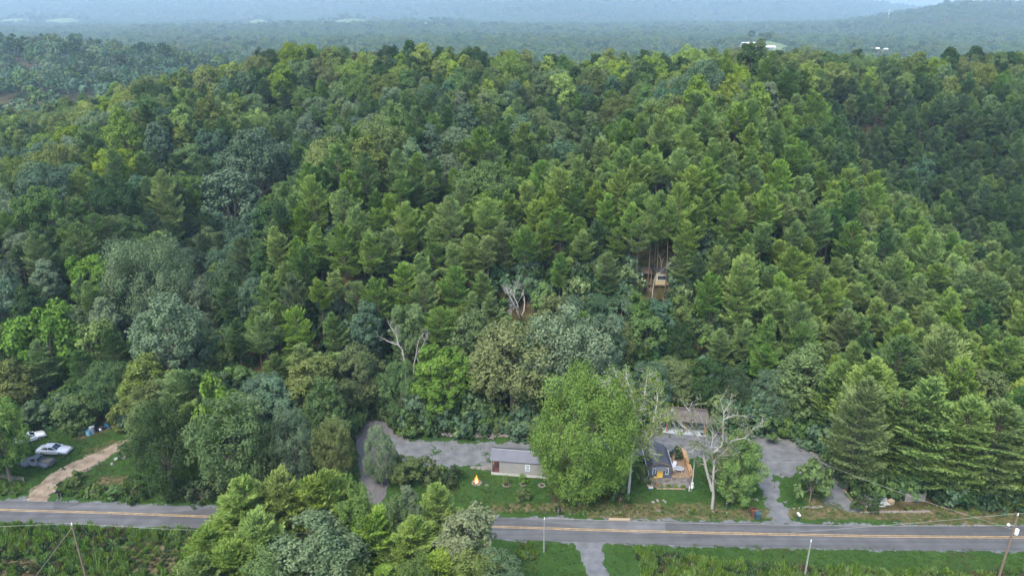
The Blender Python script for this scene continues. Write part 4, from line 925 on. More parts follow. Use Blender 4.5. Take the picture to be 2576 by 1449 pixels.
# ------------------------------------------------------------------ materials of built things
BM = {
 'siding': mat('greige_siding', (.27, .27, .26), .7, var=.06, scale=.8),
 'roofmetal': mat('slate_roof_metal', (.125, .130, .155), .45, metal=.15, var=.10, scale=.7, spec=.5),
 'roofdark': mat('dark_roof', (.045, .045, .05), .7, var=.2, scale=1),
 'brownroof': mat('brown_roof_metal', (.115, .095, .095), .55, var=.15, scale=1),
 'white': mat('white_paint', (.72, .73, .74), .5, var=.04, scale=2),
 'block': mat('pale_block', (.42, .42, .41), .85, var=.12, scale=1.5),
 'glass': mat('window_glass', (.10, .15, .20), .08, var=.1, scale=1, spec=.9),
 'skyglass': mat('reflecting_glass', (.28, .36, .44), .06, var=.05, scale=1, spec=1),
 'darkin': mat('dark_interior', (.035, .022, .022), .9, var=.3, scale=2),
 'redwood': mat('red_brown_boards', (.10, .045, .04), .8, var=.25, scale=3),
 'cabinblue': mat('slate_blue_siding', (.080, .095, .125), .65, var=.08, scale=1),
 'yellow': mat('yellow_door_paint', (.72, .47, .10), .5, var=.05, scale=2),
 'fascia': mat('brown_trim', (.26, .16, .09), .7, var=.2, scale=3),
 'deck': mat('deck_wood', (.22, .155, .10), .8, col2=(.33, .245, .165), scale=1.2, stretch=(4, .5, 1), bump=.2),
 'freshwood': mat('fresh_timber', (.42, .27, .135), .75, var=.15, scale=2, stretch=(1, .3, 3)),
 'orangepost': mat('orange_stained_post', (.30, .115, .045), .7, var=.15, scale=3),
 'patio': mat('mottled_paving', (.085, .080, .075), .85, col2=(.24, .225, .20), scale=1.3, bump=.3, detail=8),
 'concrete': mat('pale_concrete', (.33, .37, .41), .8, var=.10, scale=1),
 'timber': mat('weathered_timber', (.30, .235, .165), .85, var=.2, scale=2),
 'greywood': mat('grey_weathered_wood', (.165, .155, .14), .9, var=.25, scale=3),
 'pole': mat('pole_wood', (.17, .125, .095), .9, var=.2, scale=3, stretch=(4, 4, .3)),
 'palepole': mat('silver_pole_wood', (.24, .25, .235), .9, var=.2, scale=3, stretch=(4, 4, .3)),
 'galv': mat('galvanised_metal', (.45, .48, .50), .4, metal=.5, var=.08, scale=2),
 'black': mat('black_plastic', (.018, .018, .022), .5, var=.2, scale=2),
 'tealplastic': mat('teal_bin_plastic', (.030, .075, .095), .5, var=.1, scale=2),
 'blueplastic': mat('pale_blue_plastic', (.20, .42, .55), .5, var=.08, scale=2),
 'bluebag': mat('blue_plastic', (.03, .17, .36), .5, var=.1, scale=2),
 'greycan': mat('grey_can', (.22, .25, .29), .6, var=.15, scale=2),
 'carwhite': mat('white_car_paint', (.70, .73, .77), .22, var=.02, scale=1, spec=.6),
 'primer': mat('grey_primer', (.135, .15, .19), .55, var=.12, scale=1.5),
 'carglass': mat('car_glass', (.025, .035, .045), .05, var=.1, scale=1, spec=1),
 'tyre': mat('tyre_rubber', (.02, .02, .022), .85, var=.2, scale=4),
 'rim': mat('wheel_rim', (.38, .38, .40), .35, metal=.6, var=.1, scale=3),
 'chrome': mat('chrome', (.55, .56, .58), .2, metal=.9, var=.05, scale=2),
 'lamp': mat('amber_lamp', (.5, .22, .03), .3, var=.1, scale=2),
 'redlamp': mat('red_lamp', (.35, .02, .02), .3, var=.1, scale=2),
 'lens': mat('lamp_lens', (.35, .38, .40), .15, var=.05, scale=2, spec=.9),
 'stone': mat('pale_stone', (.20, .185, .165), .9, var=.3, scale=2, bump=.4),
 'rust': mat('rusty_metal', (.16, .07, .045), .85, var=.3, scale=3),
 'red': mat('red_paint', (.42, .05, .04), .6, var=.1, scale=2),
 'terracotta': mat('terracotta', (.35, .12, .06), .8, var=.1, scale=2),
 'soil': mat('dark_soil', (.05, .035, .025), 1, var=.3, scale=3),
 'ash': mat('ash', (.10, .095, .09), 1, var=.3, scale=4),
 'tan': mat('tan_log', (.30, .24, .165), .8, var=.15, scale=1.5, stretch=(.3, 3, 3)),
 'cream': mat('cream_boards', (.34, .28, .16), .7, var=.06, scale=2),
 'pdeck': mat('dark_deck', (.11, .075, .05), .85, var=.2, scale=2),
 'cloth': mat('pale_cloth', (.62, .64, .72), .9, var=.05, scale=3),
 'wire': mat('cable_rubber', (.30, .30, .28), .6, var=.1, scale=2),
 'field': mat('hay_field', (.085, .125, .055), 1, col2=(.15, .19, .09), scale=.02, detail=8),
}
def emis(name, col, s):
    m = bpy.data.materials.new(name); m.use_nodes = True; n = m.node_tree.nodes; b = n['Principled BSDF']
    b.inputs['Base Color'].default_value = (*col, 1); b.inputs['Emission Color'].default_value = (*col, 1); b.inputs['Emission Strength'].default_value = s
    return m
BM['flame'] = emis('flame', (1, .30, .03), 1.7); BM['flamecore'] = emis('flame_core', (1, .62, .14), 2.2)

def frame_at(a, b):
    "origin and turn of a building whose front runs from photo point a to photo point b on the flat yard"
    A = Vector(G(*a)); B = Vector(G(*b)); d = B-A
    return A, math.atan2(d.y, d.x), d.length
def window(parent, x0, x1, z0, z1, y, t=.07, glass='skyglass', mid=True, out=-.03):
    f = MB()
    for q in ((x0, x1, z0, z0+t), (x0, x1, z1-t, z1)): f.box(q[0], q[1], y+out, y+.02, q[2], q[3])
    for q in ((x0, x0+t, z0+t, z1-t), (x1-t, x1, z0+t, z1-t)): f.box(q[0], q[1], y+out, y+.02, q[2], q[3])
    if mid: zm = (z0+z1)/2; f.box(x0+t, x1-t, y+out+.004, y+.02, zm-t*.4, zm+t*.4)
    w = f.build('window', BM['white'], parent)
    zs = [(z0+t, (z0+z1)/2-t*.4), ((z0+z1)/2+t*.4, z1-t)] if mid else [(z0+t, z1-t)]
    for a, b in zs:
        p = MB(); p.box(x0+t, x1-t, y-.008, y+.015, a, b); p.build('pane', BM[glass], w)
    return w
def panel(mb, p, q, r_, s_, th, m=0):
    "thick slab over quad p q r s (thickness downwards)"
    P = [Vector(v) for v in (p, q, r_, s_)]; n = (P[1]-P[0]).cross(P[3]-P[0]).normalized()*th
    mb.add([*P, *[v-n for v in P]], [(0, 1, 2, 3), (7, 6, 5, 4), (0, 4, 5, 1), (1, 5, 6, 2), (2, 6, 7, 3), (3, 7, 4, 0)], m)
def ribs(parent, name, p, q, r_, s_, n, mt, w=.035, h=.03):
    "raised ribs running from edge p-q to edge s-r"
    P, Q, RR, S = [Vector(v) for v in (p, q, r_, s_)]; mb = MB(); nn = (Q-P).cross(S-P).normalized(); e = (Q-P).normalized()
    for i in range(n+1):
        t = i/n; a = P.lerp(Q, t); b = S.lerp(RR, t); lo = -w if i == n else (0 if i == 0 else -w/2); 
        k = [a+e*lo, a+e*(lo+w), b+e*(lo+w), b+e*lo]
        k = [v+nn*.001 for v in k]; mb.add([*k, *[v+nn*h for v in k]], [(4, 5, 6, 7), (0, 1, 5, 4), (1, 2, 6, 5), (2, 3, 7, 6), (3, 0, 4, 7)])
    return mb.build(name, mt, parent, kind='stuff')

# ------------------------------------------------------------------ grey cottage
def cottage():
    A, rz, L = frame_at((1235.5, 1193), (1382, 1204.5)); D = 3.3
    t = thing('cottage', 'long greige cottage with ribbed slate metal roof behind the fire pit', 'house', A, rz)
    zb, ze, zr = .42, 2.62, 3.45; px = 1.25
    b = MB(); b.box(0, L, 0, D, 0, zb-.003); b.build('foundation', BM['block'], t)
    b = MB(); b.box(px, L-.02, .02, D-.02, zb, ze); b.build('wall', BM['siding'], t)
    ribs(t, 'siding_batten', (px, .02, zb), (L-.02, .02, zb), (L-.02, .02, ze-.1), (px, .02, ze-.1), 32, BM['siding'], w=.04, h=.025)
    for xg in (px+.001, L-.021):
        b = MB(); b.prism([(.02, ze), (D-.02, ze), (D/2, zr-.06)], xg-.03, xg+.0, axis='x'); b.build('gable', BM['siding'], t)
    b = MB(); b.box(.05, px-.002, .05, D-.05, zb+.002, zb+.06); b.build('porch_floor', BM['redwood'], t)
    b = MB(); b.box(px-.03, px-.004, .1, D-.1, zb+.06, ze); b.build('porch_wall', BM['redwood'], t)
    d = MB(); d.box(px-.06, px-.032, 1.0, 1.85, zb+.06, zb+1.95); d.build('door', BM['darkin'], t)
    for (x, y) in ((.08, .08), (.08, D-.08)):
        b = MB(); b.box(x-.05, x+.05, y-.05, y+.05, zb+.06, ze+.05); b.build('post', BM['siding'], t)
    b = MB(); b.box(.03, .07, .15, D-1.6, zb+.8, zb+.86)
    for k in range(8): b.box(.035, .065, .2+k*.2, .23+k*.2, zb+.06, zb+.8)
    b.build('railing', BM['greywood'], t)
    o = .18
    e0, e1, r0, r1 = (-.15, -o, ze-.02), (L+.15, -o, ze-.02), (L+.15, D/2, zr), (-.15, D/2, zr)
    b = MB(); panel(b, e0, e1, r0, r1, .05); rf = b.build('roof', BM['roofmetal'], t)
    ribs(rf, 'roof_rib', e0, e1, r0, r1, 40, BM['roofmetal'])
    q0, q1, q2, q3 = (L+.15, D+o, ze-.02), (-.15, D+o, ze-.02), (-.15, D/2, zr), (L+.15, D/2, zr)
    b = MB(); panel(b, q0, q1, q2, q3, .05); rb = b.build('roof', BM['roofmetal'], t)
    ribs(rb, 'roof_rib', q0, q1, q2, q3, 40, BM['roofmetal'])
    b = MB(); b.box(-.16, L+.16, D/2-.09, D/2+.09, zr-.01, zr+.045); b.build('ridge_cap', BM['galv'], t)
    window(t, 5.15, 5.85, 1.12, 2.2, .0)
    # steps and path at the porch
    s = thing('porch_steps', 'pale wooden steps leading up to the cottage porch', 'steps', A, rz)
    for k in range(4):
        b = MB(); b.box(-1.55+k*.38, -1.2+k*.38, .9, 2.1, 0 if k == 0 else .02, .1+k*.1); b.build('step', BM['greywood'], s)
    for k in range(5):
        b = MB(); x = -3.4+k*.38; b.box(x, x+.34, 1.0+random.uniform(-.05, .05), 1.6, 0, .05); tag(b.build('paving_slab', BM['block'], s) if 0 else b.build('slab', BM['stone'], s), '', '') if 0 else b.build('slab', BM['stone'], s)
cottage()

# ------------------------------------------------------------------ blue cabin with deck
def cabin():
    A, rz, w = frame_at((1632, 1201.5), (1687.5, 1202.5)); D = 5.1; k = w/3.6
    t = thing('cabin', 'small slate-blue barn-roofed cabin with a bright yellow door', 'cabin', A, rz)
    P = [(0, 0), (w, 0), (w, 1.75), (w*.84, 2.38), (w*.5, 2.72), (w*.16, 2.38), (0, 1.75)]
    b = MB(); b.prism(P, 0, D); b.build('wall', BM['cabinblue'], t)
    ribs(t, 'siding_batten', (0, 0, .02), (w, 0, .02), (w, 0, 1.7), (0, 0, 1.7), 14, BM['cabinblue'], w=.03, h=.012)
    prof = [(-.26, 1.50), (w*.15, 2.46), (w*.5, 2.82), (w*.85, 2.46), (w+.26, 1.50)]
    for i in range(4):
        (x0, z0), (x1, z1) = prof[i], prof[i+1]
        c = [(x0, -.2, z0), (x1, -.2, z1), (x1, D+.15, z1), (x0, D+.15, z0)]
        b = MB(); panel(b, *c, .04); rf = b.build('roof', BM['roofmetal'], t)
        ribs(rf, 'roof_rib', c[1], c[2], c[3], c[0], 22, BM['roofmetal'], w=.03, h=.025)
        f = MB(); panel(f, (x0, -.235, z0+.02), (x1, -.235, z1+.02), (x1, -.202, z1+.02), (x0, -.202, z0+.02), .1); f.build('fascia', BM['fascia'], t)
    b = MB(); b.box(w*.47, w*.53, -.26, -.05, 2.62, 2.84); b.build('finial', BM['fascia'], t)
    for x in (-.33, w+.27):
        b = MB(); b.box(x, x+.07, -.22, D+.1, 1.44, 1.51); g = b.build('gutter', BM['white'], t)
    b = MB(); b.cyl((-.28, -.18, 1.45), (-.1, -.1, 1.2), .035, n=6); b.cyl((-.1, -.1, 1.2), (-.1, -.1, .05), .035, n=6); b.build('downspout', BM['white'], t)
    x0, x1 = w*.357, w*.62
    d = MB(); d.box(x0-.06, x0, -.05, 0, 0, 1.55); d.box(x1, x1+.06, -.05, 0, 0, 1.55); d.box(x0-.06, x1+.06, -.05, 0, 1.55, 1.61); fr = d.build('door_frame', BM['fascia'], t)
    d = MB(); d.box(x0, x1, -.03, -.002, .02, 1.55); dr = d.build('door', BM['yellow'], t)
    for i in range(6):
        b = MB(); b.box(x0+.02, x1-.02, -.045, -.031, .05+i*.25, .27+i*.25); b.build('panel', BM['yellow'], dr)
    b = MB(); b.cyl((x0+.1, -.06, .8), (x0+.1, -.09, .8), .03, n=6); b.build('handle', BM['black'], dr)
    b = MB(); panel(b, (w*.27, -.55, 1.62), (w*.75, -.55, 1.62), (w*.75, -.0, 1.98), (w*.27, -.0, 1.98), .03); aw = b.build('awning', BM['roofmetal'], t)
    ribs(aw, 'awning_rib', (w*.27, -.55, 1.62), (w*.75, -.55, 1.62), (w*.75, -.0, 1.98), (w*.27, -.0, 1.98), 8, BM['roofmetal'])
    window(t, w*.15, w*.285, .62, 1.8, -.015, t=.06, glass='glass', mid=False)
    window(t, w*.73, w*.865, .66, 1.84, -.015, t=.06, glass='glass', mid=False)
    # deck
    dk = thing('deck', 'warm brown plank deck along the side of the blue cabin', 'deck', A, rz)
    x0, x1 = w+.04, w+3.0; n = 15; pw = (x1-x0)/n
    b = MB(); b.box(x0, x1, .04, 6.2, 0, .12); b.build('joist_frame', BM['timber'], dk)
    for i in range(n):
        b = MB(); b.box(x0+i*pw+.008, x0+(i+1)*pw-.008, .0, 6.25+random.uniform(-.02, .02), .122, .155+random.uniform(0, .006)); b.build('plank', BM['deck'], dk)
    # benches: a tall bin-like bench and a low one, both of planks
    for nm, lab, y0, y1, h, xx, ww in (('bench_wall', 'tall boarded bench back at the far end of the deck', 3.0, 6.1, 1.15, x1-.32, .62), ('bench', 'low boarded timber bench at the near end of the deck', .25, 2.9, .5, x1-.1, .62)):
        bt = thing(nm, lab, 'bench', A, rz)
        nb = 4 if h > .8 else 2
        for k in range(nb):
            z0 = .0+k*h/nb; b = MB(); b.box(xx, xx+ww-.04, y0, y1, z0+.01+(.16 if k == 0 else 0), z0+h/nb-.01); b.build('plank', BM['freshwood'], bt)
        for k in range(3):
            b = MB(); b.box(xx-.04+k*ww/3+.005, xx-.04+(k+1)*ww/3-.005, y0-.04, y1+.04, h+.0, h+.045); b.build('plank', BM['freshwood'], bt)
    for (x, y, z) in ((x1-.4, 6.15, 2.0), (x1-.38, 2.85, 1.75), (x1-.02, .5, 1.2)):
        b = MB(); b.box(x-.045, x+.045, y-.045, y+.045, 0, z); b.build('post', BM['orangepost'], dk)
    # patio
    pt = thing('patio', 'mottled grey stone patio in front of the blue cabin', 'patio', A, rz)
    px0, px1, py0 = .1, w+3.1, -2.35
    nx, ny = 9, 3
    for i in range(nx):
        for j in range(ny):
            a0 = px0+(px1-px0)*i/nx+(.15 if j % 2 else 0)*(0 < i); a1 = px0+(px1-px0)*(i+1)/nx+(.15 if j % 2 else 0)*(i < nx-1)
            b = MB(); b.box(a0+.012, a1-.012, py0*(j+1)/ny+.012, py0*j/ny-.012-.06*(j == 0), 0, .09+random.uniform(0, .015)); b.build('slab', BM['patio'], pt)
    b = MB(); b.box(.75, w+1.6, -2.75, -2.63, 0, .22); b.build('edging_timber', BM['timber'], pt)
    b = MB(); b.box(.75, w+1.6, -2.63, -2.42, 0, .12); b.build('planting_bed', BM['soil'], pt)
    # left planter, stepped down beside the wall
    pl = thing('planter', 'stepped timber planter at the corner of the blue cabin', 'planter', A, rz)
    for (a, c, y0, y1, h) in ((-.75, .05, -1.1, -.05, .35), (-.55, .15, -2.15, -1.14, .28)):
        b = MB(); b.box(a, a+.06, y0, y1, 0, h); b.box(c-.06, c, y0, y1, 0, h); b.box(a+.062, c-.062, y0, y0+.06, 0, h-.004); b.box(a+.062, c-.062, y1-.06, y1, 0, h-.004); b.build('box_side', BM['timber'], pl)
        b = MB(); b.box(a+.064, c-.064, y0+.062, y1-.062, 0, h-.07); b.build('soil', BM['soil'], pl)
    def loc(x, y, z=0.0): return A + Matrix.Rotation(rz, 3, 'Z') @ Vector((x, y, z))
    tb = thing('storage_tub', 'small teal tub with pale lid at the planter corner', 'tub', loc(-.15, -2.85), rz)
    b = MB(); b.box(-.3, .3, -.18, .18, 0, .34); b.build('body', BM['tealplastic'], tb); b = MB(); b.box(-.32, .32, -.2, .2, .342, .39); b.build('lid', BM['block'], tb)
    names = ['first', 'second', 'third', 'fourth']
    for i, x in enumerate((1.35, 2.45, 3.5, 4.6)):
        plant('bush', i % 3, loc(x, -2.5, .05), .19, i*1.3, 'lime', 'shrub', f'small round bright green bush, {names[i]} from the teal tub along the patio edge', 'shrub', group='bushes along the patio edge', sz=.22)
    for i, (x, y, s, lf, lab) in enumerate(((-.3, -.6, .16, 'dark', 'dark leafy plant in the planter beside the cabin wall'), (-.2, -1.65, .2, 'green', 'green plant in the lower bed of the stepped planter'), (.55, -2.1, .14, 'green', 'leafy plant next to the terracotta pot'))):
        plant('bush', i % 3, loc(x, y, .25), s, 1.0, lf, 'potted_plant', lab, 'plant', sz=s)
    p = thing('flower_pot', 'orange terracotta pot on the corner of the patio', 'pot', loc(.95, -2.0, .1))
    b = MB(); b.lathe([(.1, 0), (.17, .25), (.19, .25), (.19, .3), (.0, .28)], 10); b.build('body', BM['terracotta'], p)
    ch = thing('garden_chair', 'small yellow folding chair beside the cabin door', 'chair', loc(.85, -.55, .1), .3)
    b = MB(); b.box(-.2, .2, -.2, .2, .4, .44); b.build('seat', BM['yellow'], ch)
    b = MB(); b.box(-.2, .2, .18, .22, .46, .85); b.build('backrest', BM['tealplastic'], ch)
    for sx in (-.18, .18):
        for sy in (-.18, .18): b = MB(); b.cyl((sx, sy, 0), (sx, sy, .4), .02, n=5); b.build('leg', BM['yellow'], ch)
    # table and lounge chair
    tt = thing('patio_table', 'oval glass-topped white patio table on the deck', 'table', loc(w+1.35, 1.35, .16), -.2)
    b = MB(); n = 20; b.add([(.75*math.cos(6.283*i/n), .45*math.sin(6.283*i/n), z) for z in (.68, .70) for i in range(n)], [tuple(range(n-1, -1, -1)), tuple(range(n, 2*n))]+[(i, (i+1) % n, n+(i+1) % n, n+i) for i in range(n)]); b.build('tabletop', BM['lens'], tt)
    b = MB()
    for i in range(n):
        a0, a1 = 6.283*i/n, 6.283*(i+1)/n; b.cyl((.77*math.cos(a0), .47*math.sin(a0), .69), (.77*math.cos(a1), .47*math.sin(a1), .69), .03, n=5)
    b.build('rim', BM['white'], tt)
    for sx, sy in ((-.5, -.28), (.5, -.28), (-.5, .28), (.5, .28)): b = MB(); b.cyl((sx, sy, 0), (sx*.9, sy*.9, .67), .028, n=6); b.build('leg', BM['white'], tt)
    lc = thing('lounge_chair', 'pale reclining patio chair beside the glass table', 'chair', loc(w+.75, 2.3, .16), -.6)
    b = MB(); panel(b, (-.28, -.6, .36), (.28, -.6, .36), (.28, .2, .34), (-.28, .2, .34), .05); b.build('seat', BM['cloth'], lc)
    b = MB(); panel(b, (-.28, .2, .34), (.28, .2, .34), (.28, .62, .95), (-.28, .62, .95), .05); b.build('backrest', BM['cloth'], lc)
    for sx in (-.3, .3):
        b = MB(); b.cyl((sx, -.5, .55), (sx, .35, .58), .025, n=5); b.build('armrest', BM['white'], lc)
        for sy in (-.5, .3): b = MB(); b.cyl((sx, sy, 0), (sx, sy, .56), .022, n=5); b.build('leg', BM['white'], lc)
    # service pole with meter
    sp_ = thing('service_pole', 'thin grey power pole with white meter box beside the patio', 'utility pole', loc(w+2.45, -2.95), rz)
    b = MB(); b.cyl((0, 0, 0), (.0, .0, 5.3), .10, .07, n=8); b.build('pole', BM['palepole'], sp_)
    b = MB(); b.box(-.16, .16, -.2, -.11, .55, 1.55); b.build('meter_box', BM['white'], sp_)
    b = MB(); b.cyl((0, -.2, 1.3), (0, -.28, 1.3), .1, n=10); b.build('meter', BM['galv'], sp_)
    b = MB(); b.cyl((-.0, -.12, 1.56), (-.0, -.12, 4.6), .03, n=5); b.build('conduit', BM['white'], sp_)
    b = MB(); b.box(-.4, -.3, -.1, -.02, 0, .8); b.build('conduit_post', BM['white'], sp_)
    return loc(w+2.45, -2.95, 5.2)
POLE_TOP = cabin()

# ------------------------------------------------------------------ carport
def carport():
    A, rz, w = frame_at((1668, 1088.5), (1776, 1098)); D = 4.6
    t = thing('carport', 'open carport with brown metal roof on orange posts over pale concrete', 'carport', A, rz)
    b = MB(); b.box(-.05, w, 0, D+.3, 0, .12); b.build('slab', BM['concrete'], t)
    for x in (.55, w*.48, w-.3):
        for y in (.35, D-.2):
            b = MB(); b.box(x-.08, x+.08, y-.08, y+.08, .12, 2.3); b.build('post', BM['orangepost'], t)
    for y in (.35, D-.2):
        b = MB(); b.box(.1, w, y-.07, y+.07, 2.302, 2.48); b.build('beam', BM['orangepost'], t)
    zf, zr = 2.45, 3.1
    for (y0, z0, y1, z1) in ((-.1, zf, D/2, zr), (D+.1, zf, D/2, zr)):
        c = [(-.05, y0, z0+.05), (w+.25, y0, z0+.05), (w+.25, y1, z1+.05), (-.05, y1, z1+.05)]
        if y0 > y1: c = [c[1], c[0], c[3], c[2]]
        b = MB(); panel(b, *c, .04); rf = b.build('roof', BM['brownroof'], t)
        ribs(rf, 'roof_rib', *c, 30, BM['brownroof'])
    b = MB(); b.box(-.03, w+.2, D+.0, D+.05, .12, 1.9); b.build('back_wall', BM['greycan'], t)
    g = thing('barbecue', 'small black barbecue under the carport', 'barbecue', A+Matrix.Rotation(rz, 3, 'Z')@Vector((.9, .7, .12)), rz)
    b = MB(); b.lathe([(.05, .45), (.22, .55), (.26, .7), (.22, .82), (.04, .88)], 10); b.build('bowl', BM['black'], g)
    for k in range(3): b = MB(); a = k*2.1; b.cyl((.12*math.cos(a), .12*math.sin(a), .5), (.28*math.cos(a), .28*math.sin(a), 0), .015, n=5); b.build('leg', BM['black'], g)
    for k, (x, y, s, nm, m, lab) in enumerate(((6.4, .5, .32, 'crate', 'black', 'dark crate at the far end of the carport'), (2.9, 4.0, .4, 'storage_box', 'greycan', 'grey storage box against the back of the carport'))):
        c = thing(nm, lab, 'box', A+Matrix.Rotation(rz, 3, 'Z')@Vector((x, y, .12)), rz+.2)
        b = MB(); b.box(-s, s, -s*.7, s*.7, 0, s*1.1); b.build('body', BM[m], c); b = MB(); b.box(-s*1.03, s*1.03, -s*.73, s*.73, s*1.1+.002, s*1.2); b.build('lid', BM['greycan'], c)
carport()

# ------------------------------------------------------------------ cabin on stilts among the pines
def hill_cabin():
    bx, byy, bz = base_of(1667, 738)
    Y = byy; x0 = xat(1648.5, 716, Y); x1 = xat(1684, 716, Y); zb = zat(716.5, Y); w = x1-x0; zt0 = zat(681, Y); zt1 = zat(689, Y)
    t = thing('hillside_cabin', 'cream-walled cabin on stilts half hidden among the pines', 'cabin', (x0, Y, zb), 0)
    D = 4.5; h0, h1 = zt0-zb, zt1-zb
    b = MB(); b.add([(0, 0, 0), (w, 0, 0), (w, 0, h1), (0, 0, h0), (0, D, 0), (w, D, 0), (w, D, h1), (0, D, h0)], [(0, 1, 2, 3), (7, 6, 5, 4), (0, 4, 5, 1), (1, 5, 6, 2), (2, 6, 7, 3), (3, 7, 4, 0)]); b.build('wall', BM['cream'], t)
    window(t, w*.1, w*.94, h1*.42, h1*.86, -.015, t=.04, glass='carglass', mid=False)
    
    c = [(-.5, -.35, h0+.12), (w+.35, -.35, h1+.02), (w+.35, D+2.2, h1+.25), (-.5, D+2.2, h0+.35)]
    b = MB(); panel(b, *c, .08); b.build('roof', BM['roofdark'], t)
    b = MB(); b.box(-.1, w+.15, -.12, D, -.2, -.003); b.build('floor_deck', BM['pdeck'], t)
    for x in (w*.3, w*.78): 
        for y in (.1, D-.2): b = MB(); b.box(x-.06, x+.06, y-.06, y+.06, -2.6, -.202); b.build('stilt', BM['pdeck'], t)
    # covered deck to its left
    d = thing('covered_deck', 'dark roofed timber deck beside the cream cabin', 'deck', (x0-3.4, Y, zb+.25), 0)
    b = MB(); b.box(0, 2.7, -.2, 3.4, -.2, 0); b.build('floor', BM['pdeck'], d)
    b = MB(); b.box(0, 2.75, 3.2, 3.3, .003, 2.0); b.build('back_wall', BM['redwood'], d)
    b = MB(); panel(b, (-.2, .3, 1.95), (2.9, .3, 1.95), (2.9, 4.6, 2.9), (-.2, 4.6, 2.9), .08); b.build('roof', mat('brown_shingle', (.10, .075, .06), .9, var=.3, scale=2), d)
    for x in (.1, 2.6): b = MB(); b.box(x-.05, x+.05, .3, .4, .003, 1.9); b.build('post', BM['fascia'], d); b = MB(); b.box(x-.06, x+.06, -.1, .02, -2.4, -.202); b.build('stilt', BM['fascia'], d)
    b = MB(); panel(b, (-.3, -.3, 1.75), (.9, -.3, 1.75), (.9, .28, 2.1), (-.3, .28, 2.1), .03); b.build('awning', BM['galv'], d)
    for k, x in enumerate((.35, 1.35)):
        c = thing('round_chair', ('round pale chair on the covered deck, the one under the white awning', 'round pale chair on the covered deck, the one nearer the cream wall')[k], 'chair', (x0-3.4+x, Y+.4, zb+.25), 0, 'round chairs on the covered deck')
        b = MB(); b.lathe([(.0, .3), (.25, .34), (.36, .48), (.33, .5), (.2, .4), (0, .36)], 12); b.build('seat', BM['cloth'], c)
        b = MB()
        b.lathe([(.30, 0), (.33, .0), (.33, .04), (.30, .04)], 12, c=(0, 0, 0)); b.build('base_ring', BM['black'], c)
        for a in range(3): q = MB(); q.cyl((.3*math.cos(a*2.1), .3*math.sin(a*2.1), .02), (.15*math.cos(a*2.1), .15*math.sin(a*2.1), .34), .015, n=5); q.build('leg', BM['black'], c)
hill_cabin()

